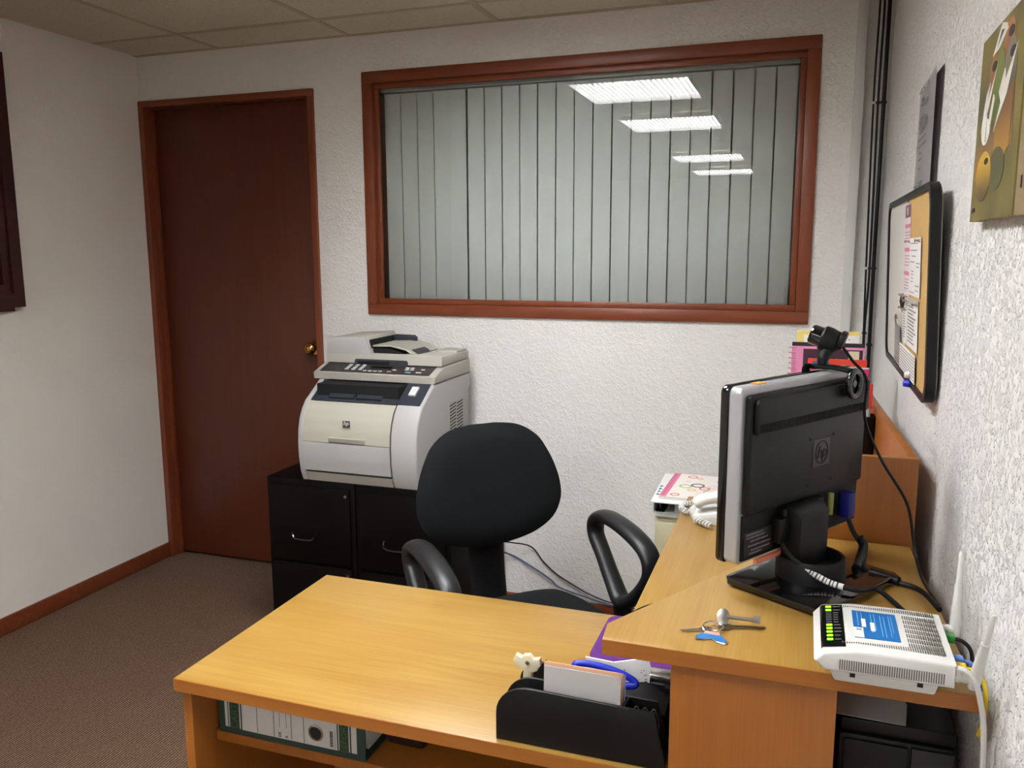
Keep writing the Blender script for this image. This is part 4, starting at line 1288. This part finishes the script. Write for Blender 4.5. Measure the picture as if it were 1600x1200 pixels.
# ------------------------------------------------------------------ telephone on the return top
ph = thing('telephone', 'white desk telephone with coiled cord behind the monitor', 'telephone', (2.69, -0.885, ZT))
obj('phone_body', prism(nb(), [(-0.11, 0.0), (0.11, 0.0), (0.11, 0.052), (0.07, 0.058), (-0.11, 0.022)], -0.085, 0.085, 'y', 0.004, 2), WHITEPL, ph)
hs_ = [(-0.105, -0.055, 0.048), (-0.075, -0.055, 0.064), (0.0, -0.055, 0.078), (0.07, -0.055, 0.082), (0.10, -0.055, 0.072)]
obj('handset', tube(nb(), hs_, 0.024, ry=0.016, n=12, k=6, up=(0, 1, 0)), WHITEPL, ph, angle=70)
kp = nb()
for c in range(3):
    for r in range(4):
        box(kp, -0.06 + 0.024 * r, -0.043 + 0.024 * r, 0.0 + 0.022 * c, 0.015 + 0.022 * c, 0.03 + 0.0096 * r, 0.043 + 0.0096 * r, 0.001)
o = obj('keypad', kp, PAPERG, ph)
o['kind'] = 'stuff'
path = spline([(-0.102, 0.055, 0.030), (-0.120, 0.075, 0.014), (-0.132, 0.060, 0.011), (-0.150, 0.038, 0.011), (-0.153, 0.012, 0.011), (-0.138, -0.018, 0.011), (-0.112, -0.030, 0.011), (-0.085, -0.092, 0.011), (-0.06, -0.12, 0.011), (-0.10, -0.085, 0.0135), (-0.118, -0.03, 0.019), (-0.110, 0.01, 0.020), (-0.106, -0.03, 0.046)], 10)
coil = []
ang = 0
up_ = Vector((0, 0, 1))
for i in range(len(path) - 1):
    d = (path[i + 1] - path[i])
    L = d.length
    d.normalize()
    s = d.cross(up_)
    s = s.normalized() if s.length > 1e-4 else Vector((1, 0, 0))
    u2 = s.cross(d)
    steps = max(2, int(L / 0.0009))
    for k in range(steps):
        p = path[i].lerp(path[i + 1], k / steps)
        ang += 2 * PI * (L / steps) / 0.0095
        coil.append(p + s * 0.0068 * math.cos(ang) + u2 * 0.0068 * math.sin(ang))
obj('coiled_cord', tube(nb(), coil, 0.0022, n=6, smooth=False), WHITEPL, ph, angle=80)

# ------------------------------------------------------------------ beige cabinet with binders and notebook
bc_ = thing('beige_cabinet', 'beige steel filing cabinet in the corner beyond the desk', 'filing cabinet', (2.432, -0.675, 0))
obj('body', box(nb(), 0.0, 0.40, 0.012, 0.345, 0.0, 0.655, 0.003), BEIGE, bc_)
for zz in (0.03, 0.235, 0.44):
    d = obj('drawer', box(nb(), 0.008, 0.392, -0.006, 0.0118, zz, zz + 0.198, 0.003), BEIGE, bc_)
    obj('handle', box(nb(), 0.15, 0.25, -0.016, -0.0062, zz + 0.12, zz + 0.135, 0.003), CHROME, d)
wb = thing('white_binder', 'white ring binder lying under the patterned notebook on the beige cabinet', 'binder', (2.430, -0.668, 0.6628), math.radians(-1))
obj('cover', box(nb(), 0.0, 0.26, 0.0, 0.31, 0.0, 0.003, 0.001), WHITEPL, wb)
obj('cover', box(nb(), 0.0, 0.26, 0.0, 0.31, 0.037, 0.040, 0.001), WHITEPL, wb)
obj('spine', box(nb(), -0.003, 0.0, 0.0, 0.31, 0.0, 0.040, 0.001), WHITEPL, wb)
obj('page_stack', box(nb(), 0.06, 0.25, 0.01, 0.30, 0.004, 0.030), PAPER, wb)
obj('ring', tube(nb(), [(0.03 + 0.014 * math.cos(a), 0.012, 0.019 + 0.014 * math.sin(a)) for a in [2 * PI * k / 10 for k in range(10)]], 0.0018, n=8, k=3, closed=True), CHROME, wb)
obj('ring_bar', box(nb(), 0.004, 0.03, 0.006, 0.30, 0.0035, 0.010), BLKMET, wb)
st_ = tag(obj('loose_paper', box(nb(), 2.436, 2.66, -0.676, -0.40, 0.6555, 0.6615), PAPER), 'loose papers flat on the beige cabinet under the white binder', 'paper')
fo = thing('paper_folder', 'white folder with blue lettering between binder and patterned notebook', 'folder', (2.424, -0.70, 0.7032), math.radians(1.5))
obj('cover', box(nb(), 0.0, 0.25, 0.0, 0.33, 0.0, 0.004, 0.001), PAPER, fo)
for k in range(4):
    obj('printed_letter', prism(nb(), [(0.006, 0.07 + 0.03 * k), (0.016, 0.078 + 0.03 * k), (0.016, 0.084 + 0.03 * k), (0.006, 0.092 + 0.03 * k)], 0.004, 0.0044, 'z'), BLUEP, fo)
nbk = thing('spiral_notebook', 'white spiral notebook with pink edge and doodled cover on the white folder', 'notebook', (2.446, -0.672, 0.7074), math.radians(-2))
obj('cover', box(nb(), 0.0, 0.20, 0.0, 0.275, 0.009, 0.0105, 0.0), mat('doodle_cover', (232, 224, 214), 0.5), nbk)
obj('page_block', box(nb(), 0.004, 0.198, 0.002, 0.272, 0.0, 0.0088), PAPER, nbk)
obj('pink_edge', box(nb(), 0.001, 0.018, 0.001, 0.274, 0.0106, 0.0110), PINK, nbk, 'pink border strip')
sp = nb()
for k in range(26):
    y = 0.008 + k * 0.0102
    tube(sp, [(0.010, y, 0.012), (0.002, y, 0.0135), (-0.004, y, 0.007), (0.0, y, 0.001)], 0.0008, n=5, k=3)
o = obj('spiral', sp, PINK, nbk)
o['kind'] = 'stuff'
cols = [(214, 110, 140), (226, 170, 90), (150, 190, 110), (90, 80, 90), (200, 90, 90), (230, 190, 200)]
for k, (x, y, r) in enumerate([(0.060, 0.245, 0.016), (0.085, 0.232, 0.010), (0.055, 0.130, 0.020), (0.090, 0.150, 0.022), (0.115, 0.120, 0.017), (0.140, 0.145, 0.018), (0.165, 0.110, 0.016), (0.080, 0.095, 0.014), (0.130, 0.085, 0.015), (0.170, 0.165, 0.012), (0.040, 0.030, 0.014), (0.055, 0.19, 0.008), (0.15, 0.21, 0.010)]):
    cc = nb()
    ring_prism(cc, [(x + r * math.cos(2 * PI * q / 14), y + r * math.sin(2 * PI * q / 14)) for q in range(14)], [(x + r * 0.7 * math.cos(2 * PI * q / 14), y + r * 0.7 * math.sin(2 * PI * q / 14)) for q in range(14)], 0.0105, 0.0109)
    obj('doodle', cc, mat('doodle_ink_%d' % k, cols[k % 6], 0.6), nbk)

# ------------------------------------------------------------------ notebooks and marker cup in the hutch
HS = ZT + 0.216


def notebook(lab, x0, x1, y, z1, m_, th=0.01, spiral=None, lean=0.0):
    t = thing('spiral_notebook', lab, 'notebook', (x0, y, HS + 0.001))
    w, h = x1 - x0, z1 - HS - 0.001
    t.rotation_euler = (lean, 0, 0)
    obj('cover', box(nb(), 0, w, 0, 0.0015, 0, h, 0.0006, 1), m_, t)
    obj('page_block', box(nb(), 0.004, w - 0.002, 0.0017, th, 0.002, h - 0.002), PAPER, t)
    if spiral:
        sp = nb()
        n = int(h / 0.0135)
        for k in range(n):
            z = 0.01 + k * 0.0135
            tube(sp, [(0.010, -0.001, z), (-0.002, -0.003, z), (-0.007, 0.004, z), (-0.002, th, z)], 0.0011, n=6, k=3)
        o = obj('spiral', sp, spiral, t)
        o['kind'] = 'stuff'
    return t


YN = -0.875
n1 = notebook('yellow calendar pad standing hindmost in the hutch', 2.812, 2.963, YN + 0.050, 1.237, YELL, 0.006)
obj('calendar_page', box(nb(), 0.018, 0.150, -0.0008, 0.0, 0.05, 0.270), PAPER, n1)
obj('calendar_page', bars(nb(), frame_mtx((0.026, -0.001, 0.258), (1, 0, 0), (0, 0, 1)), [(0.014 * k, 0.014 * k + 0.004, 0, 0.003) for k in range(8)]), INKG, n1)
n2 = notebook('dark-topped notebook standing behind the pink spiral notebook', 2.802, 2.972, YN + 0.034, 1.209, mat('black_cover', (40, 30, 38), 0.5), 0.010)
n3 = notebook('large pink patterned spiral notebook standing in the hutch', 2.802, 2.975, YN + 0.018, 1.200, PINKC, 0.012, mat('rose_wire', (190, 110, 140), 0.4))
obj('dark_panel', box(nb(), 0.028, 0.168, -0.0006, 0.0, 0.1, 0.237), mat('plum_panel', (60, 30, 46), 0.5), n3)
obj('cream_tab', box(nb(), 0.135, 0.160, -0.0012, -0.0007, 0.12, 0.234), CREAM, n3)
n4 = notebook('red-orange spiral notebook standing before the pink one', 2.842, 2.980, YN + 0.004, 1.172, REDC, 0.010, CHROME)
obj('blue_tab', box(nb(), 0.012, 0.050, -0.0006, 0.0, 0.10, 0.208), BLUEP, n4)
n5 = notebook('magenta spiral notebook with lime label, foremost in the hutch', 2.852, 2.985, YN - 0.012, 1.155, MAGENTA, 0.010, CHROME)
obj('white_rim', box(nb(), 0.0, 0.133, -0.0005, 0.0, 0.194, 0.198), PAPER, n5)
obj('lime_label', box(nb(), 0.012, 0.042, -0.0006, 0.0, 0.14, 0.193), GREENP, n5)
obj('lime_label_stroke', tube(nb(), [(0.015, -0.0008, 0.172), (0.0165, -0.0008, 0.184), (0.019, -0.0008, 0.174), (0.023, -0.0008, 0.178), (0.027, -0.0008, 0.173), (0.033, -0.0008, 0.177), (0.039, -0.0008, 0.174)], 0.0007, n=5, k=4), PAPER, n5)

cu_ = thing('pen_cup', 'black pen cup standing in the hutch behind the monitor', 'cup', (2.968, -1.02, HS + 0.001))
obj('cup_wall', lathe(nb(), [(0, 0), (0.026, 0), (0.029, 0.105), (0.0275, 0.105), (0.025, 0.003), (0, 0.003)], (0, 0, 0), (0, 0, 1)), BLKPL, cu_)
mk = thing('marker_pen', 'thick marker with red cap standing in the black pen cup', 'marker', (2.974, -1.022, HS + 0.006))
obj('barrel', cyl(nb(), (0, 0, 0), (0.002, 0, 0.12), 0.0085), WHITEPL, mk)
obj('cap', lathe(nb(), [(0, 0), (0.0115, 0), (0.0115, 0.03), (0.0095, 0.031), (0.0095, 0.052), (0.008, 0.056), (0, 0.056)], (0.002, 0, 0.118), (0.003, 0, 0.2)), REDPL, mk, 'red cap')
for k, (dx, dy, m_, lab) in enumerate([(-0.010, 0.008, BLUEP, 'blue pen leaning in the black pen cup'), (0.0, 0.014, YELL, 'yellow pencil leaning in the black pen cup')]):
    tag(obj('pen', cyl(nb(), (2.966 + dx * 0.5, -1.016 + dy * 0.5, HS + 0.006), (2.966 + dx * 1.6, -1.016 + dy * 1.2, HS + 0.15), 0.0035, 0.003, 10), m_), lab, 'pen')

# ------------------------------------------------------------------ things on the rough wall (normal -x). Local frame: x = towards the camera (-y), y = up
def wall_frame(x, y, z):
    return frame_mtx((x, y, z), (0, -1, 0), (0, 0, 1))


# notice board: lower edge against the wall, upper edge leaning out
BB = thing('notice_board', 'black-framed notice board, half white board and half cork, on the rough wall', 'notice board', (3.050, -0.66, 1.165))
BL, BHt = 0.815, 0.395
lean = math.radians(-2.2)
BF = Matrix.Rotation(lean, 4, 'Y') @ frame_mtx((0, 0, 0), (0, -1, 0), (0, 0, 1))
obj('backing', prism(nb(), rrect(0.003, BL - 0.003, 0.003, BHt - 0.003, 0.047), -0.006, 0.0065, 'z', mtx=BF), mat('grey_backing', (150, 150, 140), 0.7), BB)
fo_ = nb()
ring_prism(fo_, rrect(0, BL, 0, BHt, 0.05, 8), rrect(0.020, BL - 0.020, 0.013, BHt - 0.013, 0.036, 8), -0.004, 0.013, 'z', BF)
obj('board_frame', fo_, BLKPL, BB)
obj('white_half', prism(nb(), [(x, y) for x, y in rrect(0.019, 0.43, 0.012, BHt - 0.012, 0.034) if True], 0.0066, 0.0085, 'z', mtx=BF), WBOARD, BB)
obj('cork_half', prism(nb(), rrect(0.431, BL - 0.019, 0.012, BHt - 0.012, 0.03), 0.0066, 0.009, 'z', mtx=BF), CORK, BB)
MB_ = Matrix.Translation((3.050, -0.66, 1.165)) @ BF


def pinned(name, lab, cat, x0, x1, y0, y1, m_, lift=0.0095, rows=(), rowmat=INKG, pins=True, bandcol=None):
    t = obj(name, box(nb(), x0, x1, y0, y1, lift, lift + 0.0007, mtx=MB_), m_)
    tag(t, lab, cat)
    if rows:
        p = nb()
        for (a, c, d, e) in rows:
            box(p, x0 + (x1 - x0) * a, x0 + (x1 - x0) * c, y0 + (y1 - y0) * d, y0 + (y1 - y0) * d + e, lift + 0.0007, lift + 0.001, mtx=MB_)
        o = obj('print', p, rowmat, t)
        o['kind'] = 'stuff'
    if pins:
        for x in (x0 + 0.008, x1 - 0.008):
            pp = MB_ @ Vector((x, y1 - 0.006, lift + 0.0008))
            qq = MB_ @ Vector((x, y1 - 0.006, lift + 0.012))
            obj('push_pin', lathe(nb(), [(0, 0), (0.0035, 0), (0.002, 0.004), (0.0022, 0.008), (0.0042, 0.010), (0, 0.011)], pp, qq, 10), CHROME, t)
    return t


ca = pinned('calendar_strip', 'narrow pink and white calendar strip at the cork edge of the notice board', 'calendar', 0.395, 0.490, 0.165, 0.372, PINKP, pins=False, rows=[(0.1, 0.9, 0.08 + 0.02 * k, 0.0012) for k in range(0)])
for k in range(4):
    y = 0.335 - 0.05 * k
    obj('month_band', box(nb(), 0.396, 0.489, y - 0.012, y - 0.004, 0.0102, 0.0106, mtx=MB_), PINK, ca)
    g = nb()
    for r in range(4):
        for c in range(7):
            box(g, 0.402 + c * 0.0122, 0.408 + c * 0.0122, y - 0.022 - r * 0.0065, y - 0.020 - r * 0.0065, 0.0102, 0.0104, mtx=MB_)
    o = obj('day_print', g, INKG, ca)
    o['kind'] = 'stuff'
obj('header', box(nb(), 0.396, 0.489, 0.345, 0.371, 0.0102, 0.0106, mtx=MB_), MAROON, ca)
obj('header_mark', box(nb(), 0.430, 0.444, 0.350, 0.366, 0.0106, 0.0109, mtx=MB_), PAPER, ca)
pinned('form_sheet', 'tall white form pinned to the upper cork of the notice board', 'paper', 0.500, 0.680, 0.185, 0.300, PAPER, 0.0110,
       [(0.1, 0.75, 0.90, 0.002), (0.1, 0.7, 0.78, 0.002), (0.25, 0.6, 0.68, 0.002), (0.05, 0.5, 0.58, 0.002), (0.65, 0.95, 0.56, 0.002), (0.65, 0.9, 0.5, 0.002), (0.2, 0.45, 0.42, 0.0016), (0.2, 0.4, 0.36, 0.0016), (0.2, 0.4, 0.3, 0.0016), (0.2, 0.38, 0.24, 0.0016), (0.6, 0.9, 0.18, 0.002), (0.6, 0.85, 0.1, 0.0016), (0.1, 0.5, 0.05, 0.0016)])
li = pinned('list_sheet', 'white printed list with grey heading on the lower cork', 'paper', 0.490, 0.665, 0.078, 0.178, PAPER, 0.0110, [(0.08, 0.55 + 0.3 * random.random(), 0.82 - 0.072 * k, 0.003) for k in range(11)])
obj('heading', box(nb(), 0.490, 0.665, 0.165, 0.178, 0.0117, 0.0121, mtx=MB_), PAPERG, li)
pinned('small_note', 'small crumpled note pinned between white board and printed list', 'paper', 0.398, 0.478, 0.078, 0.158, PAPER, 0.0105, [(0.15, 0.5 + 0.4 * random.random(), 0.9 - 0.07 * k, 0.0024) for k in range(12)])
pinned('note_strip', 'narrow paper strip pinned above the small crumpled note', 'paper', 0.405, 0.480, 0.172, 0.186, PAPER, 0.0105)
ln = pinned('ruled_form', 'ruled white form at the bottom of the cork board', 'paper', 0.375, 0.655, 0.016, 0.072, PAPER, 0.0130, [(0.02, 0.98, 0.1 + 0.11 * k, 0.0012) for k in range(8)], INK, False)
cs = pinned('clear_bag', 'clear plastic bag with small print hanging on the white board', 'bag', 0.245, 0.370, 0.016, 0.105, CLEAR, 0.0125, [(0.15 + 0.1 * (k % 3), 0.8, 0.08 + 0.1 * k, 0.003) for k in range(6)], mat('rose_grey_print', (176, 140, 140), 0.6), False)
obj('bag_hook', tube(nb(), [MB_ @ Vector(p) for p in ((0.285, 0.104, 0.0135), (0.275, 0.118, 0.015), (0.29, 0.128, 0.015), (0.30, 0.118, 0.0135))], 0.0016, n=6), mat('brown_cord', (110, 90, 70), 0.7), cs)
pe = tag(obj('leaf_pendant', lathe(nb(), [(0, 0), (0.003, 0.010), (0.0055, 0.024), (0.004, 0.036), (0, 0.042)], MB_ @ Vector((0.44, 0.142, 0.017)), MB_ @ Vector((0.438, 0.20, 0.017)), 12), mat('tarnished_metal', (86, 76, 62), 0.25, 0.8)), 'dark metal leaf pendant hanging below the calendar strip', 'pendant')
cl = thing('blue_clip', 'blue and white push clip on the lower frame of the notice board', 'clip', (0, 0, 0))
obj('clip_head', cyl(nb(), MB_ @ Vector((0.585, 0.008, 0.0135)), MB_ @ Vector((0.585, 0.008, 0.026)), 0.008, 0.006, 16), BLUEPL, cl)
obj('clip_head', cyl(nb(), MB_ @ Vector((0.585, 0.026, 0.0145)), MB_ @ Vector((0.585, 0.026, 0.024)), 0.008, 0.006, 16), WHITEPL, cl)

# hanging certificate papers in a sleeve
def curled(x, y0, y1, z0, z1, bow, m_, name, parent, tilt=0.0):
    t = nb()
    n = 10
    top, bot = [], []
    for k in range(n + 1):
        f = k / n
        y = y0 + (y1 - y0) * f
        off = bow * f ** 2.2
        top.append(t.verts.new((x - off - tilt, y, z1)))
        bot.append(t.verts.new((x - off * 0.35, y, z0)))
    for k in range(n):
        t.faces.new((top[k], top[k + 1], bot[k + 1], bot[k]))
    bmesh.ops.solidify(t, geom=t.faces[:], thickness=0.0006)
    return obj(name, t, m_, parent)


cf = thing('hanging_certificate', 'curled grey certificate sheets in a clear sleeve hanging above the notice board', 'certificate')
curled(3.0525, -0.925, -1.20, 1.55, 1.800, 0.003, mat('sleeved_certificate', (206, 204, 203), 0.5), 'sheet', cf)
curled(3.0588, -0.93, -1.235, 1.55, 1.795, 0.0004, mat('plum_gap_shadow', (96, 80, 86), 0.6), 'sheet', cf)  # plum inner sheet, its dark edge strip stands in for the gap's shadow
CFM = frame_mtx((3.0512, -0.925, 1.55), (-0.0024, -0.275, 0), (0, 0, 1))
pt = nb()
for (x0, x1, y, h_) in [(0.06, 0.10, 0.215, 0.003), (0.05, 0.17, 0.205, 0.002), (0.05, 0.16, 0.145, 0.002), (0.04, 0.18, 0.130, 0.002), (0.03, 0.18, 0.116, 0.002), (0.08, 0.12, 0.098, 0.002), (0.07, 0.13, 0.085, 0.002), (0.09, 0.11, 0.064, 0.004), (0.02, 0.08, 0.03, 0.002), (0.10, 0.17, 0.034, 0.002), (0.10, 0.17, 0.028, 0.002), (0.02, 0.19, 0.016, 0.0012)]:
    box(pt, x0, x1, y, y + h_, 0.001, 0.0018, mtx=CFM)
o = obj('print', pt, INKG, cf)
o['kind'] = 'stuff'
ti = nb()
x = 0.05
while x < 0.165:
    w_ = random.uniform(0.004, 0.010)
    box(ti, x, x + w_, 0.152, 0.152 + random.uniform(0.018, 0.026), 0.001, 0.0018, mtx=CFM)
    x += w_ + 0.0025
o = obj('heading_print', ti, INKG, cf)
o['kind'] = 'stuff'
for k in range(4):
    obj('eyelet', cyl(nb(), CFM @ Vector((0.02 + 0.05 * k, 0.238, 0.0005)), CFM @ Vector((0.02 + 0.05 * k, 0.238, 0.0025)), 0.003, n=10), WHITEPL, cf)

# canvas painting
PW, PH = 0.262, 0.243
ca_ = thing('canvas_painting', 'small olive canvas painting of pots and white flowers on the rough wall', 'painting', (3.059, -1.730, 1.480))
PF = frame_mtx((-0.0155, 0, 0), (0, -1, 0), (0, 0, 1))


def olive():
    m, nt, b_ = nmat('painted_olive_ground')
    tc = nt.nodes.new('ShaderNodeTexCoord')
    n = nt.nodes.new('ShaderNodeTexNoise')
    n.inputs['Scale'].default_value = 9
    nt.links.new(tc.outputs['Object'], n.inputs['Vector'])
    cr = nt.nodes.new('ShaderNodeValToRGB')
    cr.color_ramp.elements[0].position = 0.3
    cr.color_ramp.elements[1].position = 0.7
    cr.color_ramp.elements[0].color = lin((84, 74, 36))
    cr.color_ramp.elements[1].color = lin((142, 127, 58))
    nt.links.new(n.outputs['Fac'], cr.inputs[0])
    nt.links.new(cr.outputs[0], b_.inputs['Base Color'])
    b_.inputs['Roughness'].default_value = 0.45
    return m


obj('canvas_front', box(nb(), 0, PW, 0, PH, -0.002, 0.0, mtx=PF), olive(), ca_)
obj('canvas_wrap', box(nb(), 0, PW, 0, PH, -0.0150, -0.0021, 0.0, mtx=PF), CANVAS, ca_)
for z in (0.03, 0.10, 0.155, 0.21):
    obj('staple', box(nb(), -0.0095, -0.0080, -PW - 0.0012, -PW - 0.0002, z, z + 0.014), INK, ca_)


def grad(name, c0, c1):
    """painted two-tone blend from the foot of a pot to its shoulder"""
    m, nt, b_ = nmat(name)
    tc = nt.nodes.new('ShaderNodeTexCoord')
    sx = nt.nodes.new('ShaderNodeSeparateXYZ')
    nt.links.new(tc.outputs['Generated'], sx.inputs[0])
    cr = nt.nodes.new('ShaderNodeValToRGB')
    cr.color_ramp.elements[0].color = lin(c0)
    cr.color_ramp.elements[1].color = lin(c1)
    cr.color_ramp.elements[0].position = 0.15
    cr.color_ramp.elements[1].position = 0.75
    nt.links.new(sx.outputs[2], cr.inputs[0])
    nt.links.new(cr.outputs[0], b_.inputs['Base Color'])
    b_.inputs['Roughness'].default_value = 0.4
    return m


lay = [0.0002]


def paint(pts, m_, name='painted_shape'):
    lay[0] += 0.00006
    t = nb()
    prism(t, [(x * PW, y * PH) for x, y in pts], 0.0, lay[0], 'z', mtx=PF)
    return obj(name, t, m_, ca_)


def ell(cx, cy, rx_, ry_, n=26, top=1.0):
    return [(cx + rx_ * math.cos(2 * PI * k / n), cy + ry_ * math.sin(2 * PI * k / n)) for k in range(n)]


paint([(0.02, 0.40), (0.40, 0.48), (0.52, 0.62), (0.85, 0.62), (0.88, 0.34), (0.5, 0.30), (0.03, 0.22)], grad('umber_shadow_paint', (150, 116, 56), (92, 58, 34)))
paint(ell(0.34, 0.74, 0.10, 0.13), grad('terracotta_paint', (112, 56, 34), (168, 104, 66)))
paint(ell(0.66, 0.86, 0.11, 0.11), grad('terracotta_paint_b', (120, 66, 44), (176, 116, 78)))
paint(ell(0.72, 0.70, 0.13, 0.17), grad('grey_pot_paint', (74, 62, 52), (134, 126, 106)))
paint(ell(0.48, 0.68, 0.13, 0.19), grad('leaf_green_paint', (86, 104, 40), (122, 128, 56)))
paint([(0.50, 0.20), (0.82, 0.34), (0.84, 0.64), (0.74, 0.62), (0.56, 0.56), (0.48, 0.45)], grad('ochre_paint', (196, 146, 44), (130, 84, 36)))
paint(ell(0.58, 0.25, 0.18, 0.11), grad('moss_paint', (92, 88, 46), (80, 78, 40)))
paint(ell(0.28, 0.235, 0.19, 0.135), grad('gold_pot_paint', (92, 70, 36), (206, 160, 48)))
paint(ell(0.34, 0.315, 0.075, 0.024), mat('gold_rim', (226, 186, 80), 0.4), 'pot_mouth')
paint(ell(0.34, 0.313, 0.055, 0.019), mat('pot_hole_paint', (44, 34, 20), 0.5), 'pot_mouth')
for cx, cy in ((0.36, 0.80), (0.69, 0.90), (0.76, 0.79)):
    paint(ell(cx, cy, 0.055, 0.026), INK, 'pot_mouth')
WH = mat('white_petal_paint', (228, 224, 212), 0.5)
paint([(0.18, 0.60), (0.22, 0.68), (0.30, 0.73), (0.27, 0.64), (0.44, 0.80), (0.30, 0.60), (0.14, 0.48)], WH, 'petal')
paint([(0.52, 0.64), (0.62, 0.74), (0.66, 0.68), (0.86, 0.82), (0.70, 0.60), (0.46, 0.45), (0.58, 0.58)], WH, 'petal')
paint([(0.30, 0.86), (0.48, 0.99), (0.58, 0.965), (0.62, 0.93), (0.46, 0.87)], WH, 'petal')
paint([(0.40, 0.885), (0.54, 0.945), (0.48, 0.955)], INK, 'petal_fold')
paint(ell(0.27, 0.475, 0.10, 0.07), WH, 'petal')
paint([(0.21, 0.50), (0.24, 0.62), (0.30, 0.50)], WH, 'petal')
paint([(0.36, 0.48), (0.44, 0.62), (0.40, 0.65), (0.34, 0.55)], WH, 'petal')
paint([(0.27, 0.42), (0.285, 0.54), (0.30, 0.42)], mat('petal_shade_paint', (160, 150, 132), 0.5), 'petal_fold')
paint([(0.06, 0.05), (0.13, 0.055), (0.12, 0.075), (0.06, 0.07)], INK, 'signature')

# wall cables in the corner
CL = [([(3.012, 0.0, 2.288), (3.012, 0.004, 2.19), (3.010, 0.004, 1.92), (3.019, 0.004, 1.38), (3.024, 0.004, 1.16), (3.026, 0.002, 0.9), (3.028, 0.0, 0.3)], 0.0032, 'thin black cable running down the corner, farthest from the rough wall'),
      ([(3.024, 0.004, 2.288), (3.026, 0.004, 2.19), (3.024, 0.004, 1.92), (3.030, 0.004, 1.38), (3.026, 0.000, 1.16), (3.034, 0.004, 0.9), (3.036, 0.004, 0.3)], 0.0036, 'middle black cable of the three in the corner'),
      ([(3.041, 0.003, 2.288), (3.041, 0.003, 2.19), (3.041, 0.003, 1.92), (3.042, 0.003, 1.38), (3.044, 0.003, 1.12), (3.045, 0.003, 0.9), (3.045, 0.003, 0.3)], 0.0062, 'thick black cable duct in the corner beside the rough wall')]
for pts, r, lab in CL:
    t = thing('wall_cable', lab, 'cable', (0, 0, 0), 0, 'cables in the corner')
    obj('cord', tube(nb(), pts, r, n=8, k=8), BLKPL, t)
    for z in (1.86, 1.55, 1.2):
        p = min(pts, key=lambda q: abs(q[2] - z))
        obj('cable_clip', box(nb(), p[0] - r - 0.003, p[0] + r + 0.003, p[1] - r - 0.002, p[1] + r + 0.0012, p[2] - 0.004, p[2] + 0.004, 0.001), WHITEPL if r < 0.0034 else BLKPL, t)

# cables low on the back wall
tag(obj('floor_cable', tube(nb(), [(1.70, -0.10, 0.30), (1.76, -0.06, 0.285), (1.831, -0.012, 0.258), (1.885, -0.010, 0.197), (1.966, -0.010, 0.139), (2.137, -0.016, 0.072), (2.40, -0.02, 0.05)], 0.0028, n=8), BLKPL), 'thin black cable sagging along the back wall, upper of the pair', 'cable')
tag(obj('floor_cable', tube(nb(), [(1.66, -0.10, 0.27), (1.743, -0.014, 0.215), (1.831, -0.014, 0.176), (1.912, -0.014, 0.132), (1.97, -0.018, 0.098), (2.2, -0.02, 0.055), (2.40, -0.03, 0.04)], 0.0034, n=8), GREYBLUE), 'twisted blue-grey network cable sagging below the thin black one', 'cable')

# ------------------------------------------------------------------ dark framed picture on the far wall
pf = thing('framed_picture', 'dark mahogany picture frame with stepped moulding on the bare wall', 'picture', (0, -0.70, 1.24))
FWd, FHt = 0.95, 0.92
for (d0, d1, th, nm) in ((0.012, 0.03, 0.012, 'back_moulding'), (0.0, 0.030, 0.026, 'outer_moulding'), (0.030, 0.052, 0.034, 'middle_moulding'), (0.052, 0.085, 0.024, 'inner_moulding')):
    base = 0.0 if nm == 'back_moulding' else 0.0121
    e0 = d0 + (0.014 if nm == 'back_moulding' else 0.0)
    lo = -0.016 if nm == 'back_moulding' else 0.0
    t = nb()
    ring_prism(t, [(-FWd + e0, lo), (-e0, lo), (-e0, FHt - lo), (-FWd + e0, FHt - lo)], [(-FWd + d1, d1), (-d1, d1), (-d1, FHt - d1), (-FWd + d1, FHt - d1)], base, base + th if nm != 'back_moulding' else 0.012, 'x')
    obj(nm, t, MAHOG, pf)
obj('picture_panel', box(nb(), 0.0125, 0.02, -FWd + 0.086, -0.086, 0.086, FHt - 0.086), mat('dark_print_panel', (58, 38, 30), 0.4, 0, 0.4, 4), pf)
